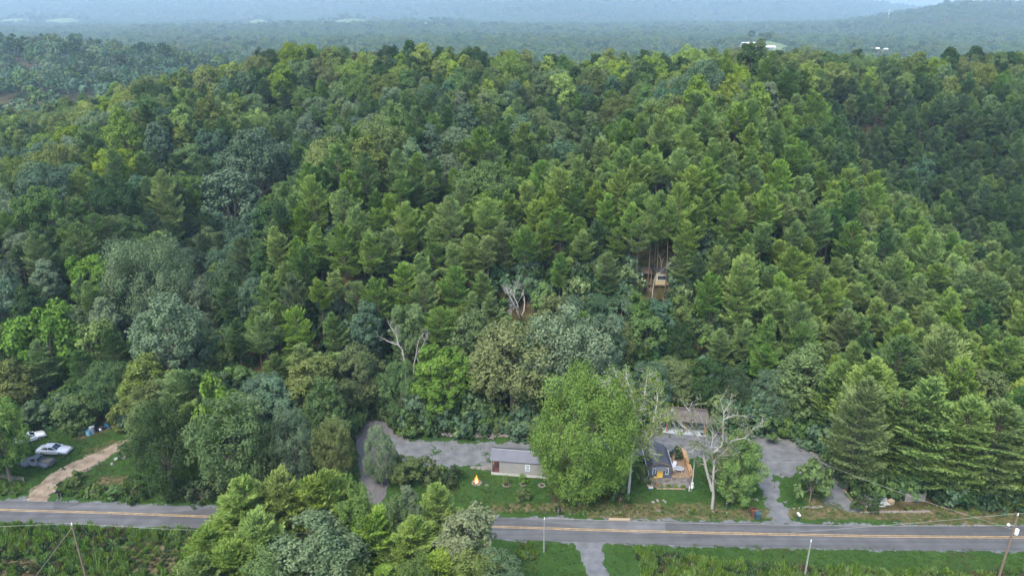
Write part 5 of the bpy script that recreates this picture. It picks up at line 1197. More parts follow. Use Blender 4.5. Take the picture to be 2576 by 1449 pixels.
# ------------------------------------------------------------------ vehicles
def wheel(parent, x, y, r=.31, w=.2, side=1):
    b = MB(); b.cyl((x, y-w/2, r), (x, y+w/2, r), r, n=18); wl = b.build('wheel', BM['tyre'], parent)
    yo = y+side*(w/2+.004); b = MB(); b.cyl((x, yo-.02*side, r), (x, yo+.012*side, r), r*.62, n=14); b.build('rim', BM['rim'], wl)
    b = MB(); b.cyl((x, yo+.013*side, r), (x, yo+.03*side, r), r*.2, n=8); b.build('hub', BM['chrome'], wl)
def sec(x, hw, z0, z1, crown=.04, tuck=.06):
    return [(x, -hw+tuck, z0), (x, -hw, z0+.22), (x, -hw, z1-.12), (x, -hw+.06, z1), (x, 0, z1+crown), (x, hw-.06, z1), (x, hw, z1-.12), (x, hw, z0+.22), (x, hw-tuck, z0)]
def sedan(loc, rz, label, group=None, paint='carwhite', L=4.95):
    t = thing('parked_car', label, 'car', loc, rz, group); k = L/4.95
    b = MB(); S = [(-2.47, .66, .34, .72), (-2.42, .80, .27, .86), (-2.1, .88, .22, .93), (-1.2, .90, .20, .92), (0, .90, .19, .90), (.9, .90, .19, .90), (1.6, .88, .20, .84), (2.2, .84, .24, .74), (2.42, .72, .30, .64), (2.47, .6, .34, .58)]
    b.loft([sec(x*k, hw, a, c) for x, hw, a, c in S]); b.build('body', BM[paint], t, smooth=True)
    # greenhouse: glass volume, roof and pillars proud of it
    def ring(x, hw, z): return [(x*k, -hw, z), (x*k, hw, z)]
    g = MB(); lo = [(-1.75, .70), (.98, .76)]; up = [(-1.05, .56), (.12, .60)]
    v = [(-1.75*k, -.70, .92), (.98*k, -.76, .88), (.98*k, .76, .88), (-1.75*k, .70, .92), (-1.1*k, -.57, 1.34), (.10*k, -.60, 1.36), (.10*k, .60, 1.36), (-1.1*k, .57, 1.34)]
    g.add(v, [(4, 5, 6, 7), (0, 1, 5, 4), (1, 2, 6, 5), (2, 3, 7, 6), (3, 0, 4, 7), (3, 2, 1, 0)]); g.build('window_glass', BM['carglass'], t)
    r = MB(); r.loft([[(-1.14*k, -.56, 1.345), (-1.14*k, .56, 1.345), (-1.14*k, .5, 1.38), (-1.14*k, -.5, 1.38)], [(-.5*k, -.62, 1.37), (-.5*k, .62, 1.37), (-.5*k, .5, 1.425), (-.5*k, -.5, 1.425)], [(.12*k, -.61, 1.365), (.12*k, .61, 1.365), (.12*k, .5, 1.395), (.12*k, -.5, 1.395)]]); r.build('roof', BM[paint], t)
    p = MB()
    for s in (-1, 1):
        p.cyl((-1.78*k, s*.70, .90), (-1.12*k, s*.565, 1.36), .07, .05, n=5); p.cyl((1.0*k, s*.755, .87), (.12*k, s*.60, 1.375), .04, n=5); p.cyl((-.42*k, s*.765, .9), (-.45*k, s*.61, 1.37), .035, n=5)
    p.build('pillar_frame', BM[paint], t)
    for s in (-1, 1):
        for (x, wd) in ((-.42, .9), (.5, .9)):
            b = MB(); b.box((x-wd/2)*k, (x+wd/2)*k, s*.902-.004, s*.902+.004, .34, .84); d = b.build('door', BM[paint], t)
            b = MB(); b.box((x-.35)*k, (x-.2)*k, s*.912-.008, s*.912+.008, .72, .76); b.build('handle', BM['black'], d)
        b = MB(); b.box(-2.3*k, 2.25*k, s*.90-.006, s*.90+.012, .50, .545); b.build('side_moulding', BM['greycan'], t)
        b = MB(); b.box(.72*k, .86*k, s*.92-.08, s*.92+.08, .9, 1.0); b.build('mirror', BM[paint], t)
        for x in (-1.4, 1.42): wheel(t, x*k, s*.80, side=s)
        b = MB(); b.box(2.36*k, 2.44*k, s*.55-.2, s*.55+.2, .55, .64); b.build('headlight', BM['lens'], t)
        b = MB(); b.box(-2.49*k, -2.42*k, s*.5-.24, s*.5+.24, .66, .78); b.build('tail_light', BM['redlamp'], t)
    for x0, x1 in ((2.38, 2.53), (-2.55, -2.40)):
        b = MB(); b.box(x0*k, x1*k, -.78, .78, .34, .50); b.build('bumper', BM[paint], t)
    b = MB(); b.box(2.455*k, 2.475*k, -.3, .3, .54, .60); b.build('grille', BM['black'], t)
    return t
def pickup(loc, rz):
    t = thing('pickup_truck', 'old grey primer-painted pickup with timber in its bed', 'pickup truck', loc, rz)
    # nose towards +x, L about 4.9
    b = MB(); b.loft([sec(x, hw, a, c, crown=.10) for x, hw, a, c in [(.55, .78, .42, 1.10), (1.2, .68, .42, 1.10), (1.9, .52, .42, 1.05), (2.25, .40, .45, .95), (2.35, .28, .5, .80)]]); b.build('hood', BM['primer'], t, smooth=True)
    b = MB(); b.loft([sec(x, hw, a, c, crown=.0) for x, hw, a, c in [(-.55, .84, .40, 1.12), (.6, .82, .40, 1.12)]]); b.build('cab', BM['primer'], t)
    g = MB(); g.add([(-.52, -.72, 1.1), (.62, -.70, 1.1), (.62, .70, 1.1), (-.52, .72, 1.1), (-.42, -.62, 1.58), (.28, -.60, 1.58), (.28, .60, 1.58), (-.42, .62, 1.58)], [(4, 5, 6, 7), (0, 1, 5, 4), (1, 2, 6, 5), (2, 3, 7, 6), (3, 0, 4, 7)]); g.build('window_glass', BM['carglass'], t)
    r = MB(); r.loft([[(x, -h, z), (x, h, z), (x, h*.8, z+.12), (x, 0, z+.16), (x, -h*.8, z+.12)] for x, h, z in ((-.55, .60, 1.53), (-.2, .68, 1.58), (.2, .66, 1.58), (.38, .56, 1.52))]); r.build('roof', BM['primer'], t, smooth=True)
    p = MB()
    for s in (-1, 1):
        p.cyl((-.53, s*.73, 1.08), (-.45, s*.62, 1.6), .07, n=5); p.cyl((.64, s*.71, 1.08), (.3, s*.6, 1.6), .045, n=5)
        p.box(-.53, -.25, s*.70-.035, s*.70+.035, 1.08, 1.5)
    p.build('pillar_frame', BM['primer'], t)
    b = MB(); b.box(-2.35, -.58, -.62, .62, .50, .56); b.build('bed_floor', BM['primer'], t)
    for s in (-1, 1):
        b = MB(); b.box(-2.35, -.58, s*.64-.03, s*.64+.03, .5, 1.02); b.build('bed_side', BM['primer'], t)
        # bulging fenders over the wheels
        for xc, l, nm in ((-1.55, .62, 'rear_fender'), (1.5, .66, 'front_fender')):
            f = MB(); secs = []
            for i in range(7):
                a = math.pi*i/6; secs.append([(xc-l*math.cos(a), s*y_, .36+z_*math.sin(a)) for y_, z_ in ((.60, .0), (.60, .52), (.78, .56), (.90, .46), (.92, .0))])
            f.loft(secs, closed=False, caps=False); o = f.build(nm, BM['primer'], t, smooth=True); sm = o.modifiers.new('t', 'SOLIDIFY'); sm.thickness = .03
        wheel(t, -1.5, s*.74, r=.34, side=s); wheel(t, 1.5, s*.72, r=.34, side=s)
        b = MB(); b.lathe([(.0, 0), (.11, .02), (.12, .08), (.0, .1)], 10, c=(0, 0, 0)); o = b.build('headlight', BM['lens'], t); o.location = (2.05, s*.62, .85); o.rotation_euler = (0, R(90), 0)
        b = MB(); b.box(-.45, .5, s*.835-.006, s*.835+.012, .5, 1.04); b.build('door', BM['primer'], t)
        b = MB(); b.box(-2.38, -2.34, s*.75-.06, s*.75+.06, .7, .82); b.build('tail_light', BM['redlamp'], t)
    b = MB(); b.box(-2.42, -2.37, -.62, .62, .52, 1.04); b.build('tailgate', BM['primer'], t)
    b = MB(); b.box(-2.58, -2.48, -.8, .8, .42, .56); b.build('bumper', BM['chrome'], t)
    b = MB(); b.box(2.38, 2.48, -.75, .75, .42, .56); b.build('bumper', BM['chrome'], t)
    b = MB(); b.box(2.34, 2.37, -.2, .2, .5, .85); b.build('grille', BM['black'], t)
    return t
a = Vector(G(110.5, 1145)); c = Vector(G(150, 1145.8)); m_ = (a+c)/2
sedan((m_.x, m_.y+.80, 0), math.atan2((c-a).y, (c-a).x), 'white sedan parked on the grass above the grey pickup')
a = Vector(G(107.5, 1178)); c = Vector(G(72, 1176)); m_ = (a+c)/2
pk = pickup((m_.x, m_.y+.72, 0), math.atan2((c-a).y, (c-a).x)); 
for k in range(3):
    b = MB(); b.box(-.9, .75, -.13, .13, 0, .07); o = b.build('timber_board', BM['tan'], None); o.location = (m_.x+1.45-.05*k, m_.y+.72+(-.3+k*.28), .60+.075*k); o.rotation_euler = (0, 0, .1*k-.1)
    tag(o, ('tan board lying against the near side of the pickup bed', 'tan board in the middle of the pickup bed', 'uppermost tan board at the far side of the pickup bed')[k], 'board', 'boards in the pickup bed')
v = G(76, 1108); sedan((v[0], v[1], 0), R(42), 'white car mostly hidden behind the yellow-green feathery tree', L=4.4)

# ------------------------------------------------------------------ junk by the trees on the left
def can(px, py, r, h, m, name, label, cat, lid=None, taper=.88):
    t = thing(name, label, cat, G(px, py), random.uniform(0, 1)); b = MB(); b.lathe([(r*taper, 0), (r, h*.9), (r*1.06, h*.9), (r*1.06, h*.96), (r*.94, h*.96), (r*.8*taper, .1)], 14); b.build('body', BM[m], t)
    if lid: b = MB(); b.lathe([(r*1.08, h*.965), (r*1.05, h*1.05), (r*.3, h*1.12), (r*.1, h*1.16)], 12); b.build('lid', BM[lid], t)
    return t
t = thing('crate', 'dark flat crate beside the pale blue barrel', 'crate', G(209, 1092), .2); b = MB(); b.box(-.55, .55, -.25, .25, 0, .55); b.build('body', BM['greycan'], t); b = MB(); b.box(-.58, .58, -.28, .28, .552, .6); b.build('lid', BM['galv'], t)
can(224, 1094, .38, .95, 'blueplastic', 'barrel', 'open pale blue barrel between crate and grey can', 'barrel', taper=.95)
can(234.5, 1090, .42, 1.25, 'greycan', 'rubbish_can', 'tall grey lidded can beside the pale blue barrel', 'rubbish can', lid='greycan', taper=.95)
for k, (px, py, s, m, lab) in enumerate(((246, 1084, .42, 'black', 'black rubbish bag nearest the tall grey can'), (252, 1083, .34, 'galv', 'crumpled silvery rubbish bag between black bags'), (257, 1080, .5, 'black', 'largest black rubbish bag in the heap by the trees'), (262, 1078, .32, 'white', 'white rubbish bag on the heap by the trees'), (266, 1077, .4, 'black', 'black rubbish bag next to the blue tub'))):
    b = MB(); b.stone((0, 0, s*.55), s*1.3, flat=.8); b.stone((s*.2, 0, s*1.15), s*.5); o = b.build('rubbish_bag', BM[m], None, smooth=True); o.location = G(px, py); tag(o, lab, 'rubbish bag', 'rubbish bags at the edge of the trees')
can(271.5, 1075, .4, .9, 'bluebag', 'tub', 'bright blue tub at the end of the rubbish heap', 'tub')
# rail fence along the dirt drive, with posts
def rail_fence(pts, label, h=.9, m='greywood', rails=2, step=2.2, name='rail_fence'):
    P = [Vector(G(*p)) for p in pts]; t = thing(name, label, 'fence', P[0]); q = []
    for a, c in zip(P[:-1], P[1:]):
        n = max(1, round((c-a).length/step)); q += [a.lerp(c, i/n) for i in range(n)]
    q.append(P[-1]); q = [v-P[0] for v in q]
    for v in q: b = MB(); b.box(v.x-.05, v.x+.05, v.y-.05, v.y+.05, 0, h*random.uniform(.95, 1.08)); b.build('post', BM[m], t)
    for a, c in zip(q[:-1], q[1:]):
        for k in range(rails):
            z = h*(.45+.42*k/(max(rails-1, 1))); b = MB(); b.cyl((a.x, a.y, z), (c.x, c.y, z+random.uniform(-.03, .03)), .035, n=5); b.build('rail', BM[m], t)
rail_fence([(196, 1203), (222, 1189), (250, 1172)], 'grey rail fence along the lower side of the dirt drive')
rail_fence([(-40, 1202), (0, 1206), (32, 1210), (62, 1214)], 'low wire and post fence beside the feathery tree', h=1.0, rails=3, step=3)
for k, (px, py, sx, sy, sz, m, nm, lab) in enumerate(((292, 1157, .3, .3, .3, 'block', 'planter_box', 'white tub on the grass past the rail fence'), (283, 1168, .25, .3, .22, 'stone', 'stone_block', 'pale block on the grass beside the rail fence'), (312, 1152, .4, .3, .25, 'stone', 'stone_block', 'rough stone at the foot of the dark hedge'))):
    b = MB(); b.stone((0, 0, sz*.5), sx*1.2, flat=sz/sx*1.2) if 'stone' in nm else b.lathe([(sx*.7, 0), (sx, sz), (sx*.8, sz), (sx*.6, .06)], 10); o = b.build(nm, BM[m], None); o.location = G(px, py); tag(o, lab, 'block' if 'block' in nm else 'planter')

# ------------------------------------------------------------------ mailboxes, bins, barrier, small yard things
def mailbox(loc, rz, label, m='black', group=None, post=True, h=1.05, pm='greywood'):
    t = thing('mailbox', label, 'mailbox', loc, rz, group); z = h
    if post: b = MB(); b.box(-.05, .05, -.05, .05, 0, z); b.build('post', BM[pm], t)
    b = MB(); secs = []
    for y in (-.28, .28): secs.append([(-.13, y, z+.002), (.13, y, z+.002), (.13, y, z+.16)]+[(.13*math.cos(a), y, z+.16+.11*math.sin(a)) for a in (R(45), R(90), R(135))]+[(-.13, y, z+.16)])
    b.loft(secs); b.build('box', BM[m], t)
    b = MB(); b.box(-.12, .12, -.30, -.283, z+.01, z+.2); b.build('door', BM[m], t)
    b = MB(); b.box(.135, .15, .05, .2, z+.12, z+.2); b.build('flag', BM['red'], t)
x, y, _ = G(1403.5, 1298)
mailbox((x-.27, y, 0), 0, 'black mailbox by the road verge, the one nearer the pale gold tree', group='pair of black mailboxes', post=False, h=1.05)
mailbox((x+.27, y, 0), 0, 'black mailbox by the road verge, the one nearer the tan log', group='pair of black mailboxes', post=False, h=1.05)
t = thing('mailbox_stand', 'grey post and crosspiece holding the pair of black mailboxes', 'stand', (x, y, 0)); b = MB(); b.box(-.06, .06, -.06, .06, 0, .97); b.build('post', BM['greywood'], t); b = MB(); b.box(-.5, .5, -.08, .08, .972, 1.045); b.build('crosspiece', BM['greywood'], t)
mailbox(G(2007, 1309), .2, 'white mailbox on a dark blue post beside the gravel drive', m='white', h=.95, pm='tealplastic')
mailbox(G(147, 1253), .3, 'dark mailbox at the mouth of the dirt drive, nearer the tracks', m='black')
mailbox(G(155, 1253), -.1, 'dark mailbox at the mouth of the dirt drive, nearer the magnolia', m='black')
b = MB(); b.cyl((-1.45, 0, .2), (1.45, .02, .2), .21, .19, n=12); o = b.build('log_barrier', BM['tan'], None, smooth=False); o.location = G(1558, 1309); o.rotation_euler = (0, 0, -.03); tag(o, 'long tan log lying at the road edge', 'log')
t = thing('wheelie_bin', 'dark blue-green wheeled bin beside the gravel drive', 'bin', G(1905, 1305), -.1)
b = MB(); b.add([(-.25, -.3, .08), (.25, -.3, .08), (.25, .28, .08), (-.25, .28, .08), (-.32, -.36, 1.0), (.32, -.36, 1.0), (.32, .36, 1.0), (-.32, .36, 1.0)], [(3, 2, 1, 0), (4, 5, 6, 7), (0, 1, 5, 4), (1, 2, 6, 5), (2, 3, 7, 6), (3, 0, 4, 7)]); b.build('body', BM['tealplastic'], t)
b = MB(); panel(b, (-.34, -.4, 1.03), (.34, -.4, 1.03), (.34, .38, 1.12), (-.34, .38, 1.12), .05); b.build('lid', BM['tealplastic'], t)
for s in (-.24, .24): b = MB(); b.cyl((s-.04, .3, .12), (s+.04, .3, .12), .12, n=12); b.build('wheel', BM['tyre'], t)
t = thing('wooden_bin_box', 'open dark wooden box behind the wheeled bin', 'box', G(1894, 1296), .1)
for (x0, x1, y0, y1) in ((-.4, .4, -.4, -.35), (-.4, .4, .35, .4), (-.4, -.35, -.347, .347), (.35, .4, -.347, .347)): b = MB(); b.box(x0, x1, y0, y1, 0, 1.1); b.build('side', BM['redwood'], t)
b = MB(); b.box(-.43, .43, -.43, -.34, 1.102, 1.16); b.build('rim', BM['orangepost'], t)
# garden figure of coloured shapes at the cypress foot
t = thing('garden_ornament', 'small red and green garden ornament standing at the cypress trunk', 'ornament', G(1827, 1277))
b = MB(); b.lathe([(.11, 0), (.14, .2), (.09, .4), (.05, .45)], 10); b.build('base', BM['tealplastic'], t); b = MB(); b.lathe([(.07, .45), (.11, .55), (.09, .7), (.04, .75)], 10); b.build('body', BM['rust'], t); b = MB(); b.lathe([(.03, .75), (.06, .8), (.05, .88), (.0, .93)], 8); b.build('top', BM['white'], t)
t = thing('bird_bath', 'pale stone bird bath at the back edge of the gravel drive', 'bird bath', G(1948, 1098))
b = MB(); b.lathe([(.16, 0), (.08, .15), (.07, .6), (.12, .68)], 10); b.build('pedestal', BM['stone'], t); b = MB(); b.lathe([(.12, .682), (.3, .78), (.3, .82), (.05, .76)], 12); b.build('bowl', BM['stone'], t)

# fire pit and ringed planters
def ring_of_stones(px, py, r, n, s, name, label, cat, m='stone', fill='soil', group=None):
    t = thing(name, label, cat, G(px, py), 0, group)
    b = MB(); b.lathe([(r*.92, 0), (r*.9, .06), (.02, .08)], 14); b.build('filling', BM[fill], t)
    for i in range(n):
        a = 6.283*i/n; b = MB(); b.stone((0, 0, s*.55), s*random.uniform(1.1, 1.5)); o = b.build('stone', BM[m], t); o.location = (r*math.cos(a), r*math.sin(a), 0)
    return t
fp = ring_of_stones(1199, 1215, .62, 14, .16, 'fire_pit', 'round stone fire pit with a burning fire on the lawn', 'fire pit', fill='ash')
for k in range(5):
    a = k*1.3; b = MB(); b.cyl((.35*math.cos(a), .35*math.sin(a), .1), (-.25*math.cos(a), -.25*math.sin(a), .28), .05, n=6); b.build('log', BM['redwood'], fp)
def flame(x, y, h, r, m, lean):
    b = MB(); secs = []; n = 8
    for i in range(9):
        s = i/8; rr = r*math.sin(math.pi*min(.97, .22+.8*s))*(1-.35*s)*(1+.15*math.sin(9*s)); secs.append([(x+lean*s*s+.05*math.sin(6*s+x*9)+rr*math.cos(6.283*j/n), y+rr*math.sin(6.283*j/n), .15+h*s) for j in range(n)])
    b.loft(secs); return b.build('flame', BM[m], fp, smooth=True)
flame(0, 0, 1.25, .15, 'flame', .08); flame(-.16, .05, .8, .10, 'flame', -.05); flame(.15, -.02, .65, .10, 'flame', .05); flame(.0, -.2, .75, .10, 'flamecore', .03); flame(-.1, -.22, .45, .09, 'flamecore', -.03)
ring_of_stones(1274.5, 1219, .55, 12, .13, 'stone_ring', 'stone ring around a yellowish grass clump, nearest the small stone heap', 'planter')
ring_of_stones(1316, 1217, .48, 12, .11, 'stone_ring', 'stone ring around a bushy sapling below the cottage window', 'planter')
ring_of_stones(1363, 1221, .42, 14, .12, 'stone_ring', 'empty pale stone ring nearest the walnut tree', 'planter')
plant('bush', 0, G(1274.5, 1218, .05), .30, 0, 'olive', 'garden_plant', 'yellowish spiky plant growing inside a stone ring', 'plant', sz=.5)
plant('bush', 1, G(1316, 1216, .05), .36, 0, 'lime', 'garden_plant', 'leafy green sapling growing in a stone ring below the window', 'plant', sz=.5)
for k, (px, py, s, n, lab) in enumerate(((1226, 1221, .16, 5, 'little heap of white stones beside the fire pit'), (1330, 1251, .3, 3, 'cluster of tan rocks on the slope under the stone rings'), (1372, 1270, .16, 2, 'two small rocks on the brown verge by the mailboxes'), (1470, 1290, .15, 9, 'scatter of pale rocks along the verge under the walnut'), (1345, 1203, .22, 2, 'pale rocks against the cottage wall'), (1670, 1258, .34, 2, 'tan boulder on the lawn in front of the teal tub'), (1652, 1264, .3, 2, 'grey boulder on the lawn beside the tan boulder'), (1690, 1284, .16, 9, 'row of small pale rocks on the bank under the cabin lawn'), (1800, 1287, .15, 8, 'row of pale rocks near the bare tree'), (1572, 1290, .16, 8, 'pale rocks on the bank behind the tan log'), (1897, 1255, .2, 4, 'yellow and white flowers and stones by the bin'))):
    t = thing('rock_cluster', lab, 'rocks', G(px, py)); wide = n > 6
    for i in range(n):
        b = MB(); b.stone((0, 0, s*.3), s*random.uniform(.6, 1.15)); o = b.build('rock', BM['stone'], t); o.location = (random.uniform(-1, 1)*(2.4 if wide else s*2.2), random.uniform(-1, 1)*(.35 if wide else s*1.5), 0)
# stone lines
def stone_line(pts, n, s, label, jit=.1, name='stone_edging', m='stone'):
    P = [Vector(G(*p)) for p in pts]; seg = [(c-a).length for a, c in zip(P[:-1], P[1:])]; tot = sum(seg); t = thing(name, label, 'edging', P[0]); 
    protos = []
    for k in range(6): b = MB(); b.stone((0, 0, s*.45), s*random.uniform(1.0, 1.5)); protos.append(b.mesh('stone', BM[m]))
    for i in range(n):
        d = tot*i/(n-1)*.9999; k = 0
        while d > seg[k]: d -= seg[k]; k += 1
        v = P[k].lerp(P[k+1], d/seg[k])-P[0]; o = obj('stone', protos[i % 6], t, (v.x+random.uniform(-jit, jit), v.y+random.uniform(-jit, jit), 0), random.uniform(0, 6.28)); q = random.uniform(.75, 1.25); o.scale = (q, q, q)
stone_line([(2166, 1289), (2250, 1288), (2336, 1287)], 58, .15, 'row of pale stones along the verge in front of the metal sheets', jit=.05)
stone_line([(1955, 1103), (1990, 1113), (2030, 1132), (2056, 1150), (2078, 1170), (2100, 1198)], 60, .13, 'curved line of stones along the forest side of the gravel drive')
stone_line([(1985, 1279), (2020, 1277)], 4, .12, 'few stones on the brown verge beside the white mailbox')
stone_line([(2025, 1275), (2050, 1277), (2068, 1275)], 12, .17, 'short row of stones under the round green shrub')
def riprap():
    b = MB(); r = random.Random(4)
    for (a, c, w) in (((1112, 1101), (1240, 1106), 9), ((1240, 1104), (1345, 1098), 16)):
        for i in range(330):
            q = r.random(); px = a[0]+(c[0]-a[0])*q; py = a[1]+(c[1]-a[1])*q-r.random()*w; g = G(px, py); b.stone((g[0], g[1], .1+r.random()*.25+max(0, (c[1]-py)*.03)), r.uniform(.09, .2))
    b.build('riprap', BM['stone'], None, kind='stuff', label='bank of broken stone along the back of the gravel yard')
riprap()
# timbers along the forest edge, metal sheets, plank wall
for k, (a, c, lab) in enumerate((((2080, 1172), (2104, 1212), 'long grey timber lying at the forest edge above the shrub'), ((2098, 1205), (2118, 1228), 'short leaning timber between two longer timbers'), ((2122, 1232), (2150, 1268), 'weathered timber at the corner of the gravel drive'))):
    A = Vector(G(*a)); B_ = Vector(G(*c)); b = MB(); d = B_-A; b.box(0, d.length, -.1, .1, 0, .22); o = b.build('landscape_timber', BM['timber'], None); o.location = A; o.rotation_euler = (0, -.02, math.atan2(d.y, d.x)); tag(o, lab, 'timber')
for k, (px, py, rz, lab) in enumerate(((2213, 1272, .05, 'pale corrugated metal sheet lying beneath the pines'), (2205, 1262, -.25, 'upper tilted metal sheet of the heap beneath the pines'), (2203, 1276, .02, 'narrow metal strip in front of the metal sheets'))):
    b = MB(); l, w = (1.5, .5) if k < 2 else (1.4, .12); n = 10
    vs = []
    for i in range(n+1):
        for y in (0, 2*w): vs.append((-l+2*l*i/n, y, (.10 if i % 2 else .05)+y*.25))
    b.add(vs, [(2*i, 2*i+2, 2*i+3, 2*i+1) for i in range(n)]); o = b.build('metal_sheet', BM['galv'], None); sm = o.modifiers.new('t', 'SOLIDIFY'); sm.thickness = .02
    o.location = G(px, py, .05+.1*(k == 1)); o.rotation_euler = (0, 0, rz); tag(o, lab, 'metal sheet', 'metal sheets beneath the pines')
t = thing('plank_wall', 'low wall of upright grey boards beneath the pines', 'fence', G(2275, 1262), .02)
for i in range(14): b = MB(); b.box(i*.21, i*.21+.19, 0, .04, 0, 1.35+random.uniform(-.12, .12)); b.build('plank', BM['greywood'], t)
t = thing('wooden_box', 'tan wooden box between metal sheets and plank wall', 'box', G(2240, 1266), .5); b = MB(); b.box(-.4, .4, -.3, .3, 0, .5); b.build('body', BM['timber'], t); b = MB(); b.box(-.42, .42, -.32, .32, .502, .55); b.build('lid', BM['tan'], t)

# ------------------------------------------------------------------ utility poles and wires
def upole(base, top_z, label, m='pole', r=.14, lean=(0, 0), cross=False, name='utility_pole', gear=False):
    t = thing(name, label, 'utility pole', base); b = MB(); tp = (lean[0], lean[1], top_z); b.cyl((0, 0, -.2), tp, r, r*.68, n=10); b.build('pole', BM[m], t)
    b = MB(); b.lathe([(r*.75, 0), (r*.78, .06), (r*.3, .1)], 8, c=(tp[0], tp[1], tp[2]+.002)); b.build('cap', BM['galv'], t)
    for k in (0,): b = MB(); b.lathe([(.05, .0), (.07, .06), (.05, .12), (.06, .18), (.03, .24)], 8, c=(tp[0]+.0, tp[1], tp[2]+.104)); b.build('insulator', BM['white'], t)
    if gear:
        b = MB(); b.lathe([(.0, 0), (.2, .02), (.22, .1), (.22, .7), (.18, .78), (.0, .8)], 14, c=(.42, -.05, top_z-2.7)); tr = b.build('transformer', BM['white'], t)
        b = MB(); b.box(.12, .25, -.08, -.02, top_z-2.5, top_z-2.1); b.build('bracket', BM['galv'], t)
        b = MB(); b.cyl((-.1, 0, top_z-1.5), (-.75, -.05, top_z-1.2), .03, n=6); b.build('lamp_arm', BM['galv'], t)
        b = MB(); b.lathe([(.18, 0), (.17, .1), (.06, .25)], 10, c=(-.8, -.05, top_z-1.35)); b.build('lamp_shade', BM['white'], t)
    return t
Yr = 69.0; xr = xat(2560, 1297, Yr); upole((xr, Yr, 0), 10.0, 'tall brown utility pole with white transformer near the road end', gear=True, r=.15)
Yl = 67.5; zl = zat(1320, Yl); xl = xat(181, 1320, Yl); upole((xl, Yl, 0), zl, 'weathered utility pole standing in the weedy field', m='pole', r=.13)
Ym = G(1368, 1388)[1]; zm_ = zat(1306, Ym); xm = G(1368, 1388)[0]; upole((xm, Ym, 0), zm_, 'short pale pole at the near road edge opposite the mailboxes', m='palepole', r=.11)
Yq = 70.0; zq = zat(1362, Yq); xq = xat(2040, 1362, Yq); upole((xq, Yq, 0), zq, 'short silvery pole rising from the near hedge strip', m='palepole', r=.12)
bs = G(2046, 1236); zs_ = zat(1161, bs[1]); xs_ = xat(2057, 1161, bs[1]); upole(bs, zs_, 'brown pole standing in the round green shrub', m='pole', r=.10, lean=(xs_-bs[0], 0))
bl = base_of(150, 800); zt_ = zat(722, bl[1]); upole((xat(139, 722, bl[1]), bl[1], bl[2]), zt_-bl[2], 'leaning grey pole above the lime trees of the hollow', m='palepole', r=.13)
def cable(p, q, sag, label, r=.018, name='overhead_wire', m='wire'):
    p, q = Vector(p), Vector(q); n = 18; pts = [p.lerp(q, i/n)-Vector((0, 0, sag*4*(i/n)*(1-i/n))) for i in range(n+1)]
    v, f = tube([tuple(x) for x in pts], [r]*(n+1), 4); o = obj(name, npmesh(name, v, f, [BM[m]])); tag(o, label, 'cable', 'overhead wires')
TR = (xr, Yr, 10.3); TL = (xl, Yl, zl+.25); TM = (xm, Ym, zm_+.25)
cable(TR, (xat(1990, 1338, 78), 78, zat(1338, 78)), .15, 'uppermost wire from the transformer pole over the verge')
cable((xr, Yr, 8.6), TM, .5, 'lower wire from the transformer pole along the road')
cable(TR, (95, 68, 10.3), .4, 'wire leaving the transformer pole away from the houses')
cable((xs_, bs[1], zs_+.1), (xr, Yr, 8.0), .4, 'wire between the shrub pole and the transformer pole')
cable((xs_, bs[1], zs_+.1), tuple(POLE_TOP), .3, 'wire between the shrub pole and the patio pole')
cable(TL, (-90, 66, zl+.2), .3, 'wire leading from the field pole out past the dirt drive')
cable(TL, (xat(1000, 1330, 69), 69, zat(1340, 69)), .5, 'wire from the field pole towards the roadside clump')
cable((xl, Yl, zl-.3), G(70, 1475), .0, 'taut guy wire from the field pole to the weeds', r=.02)

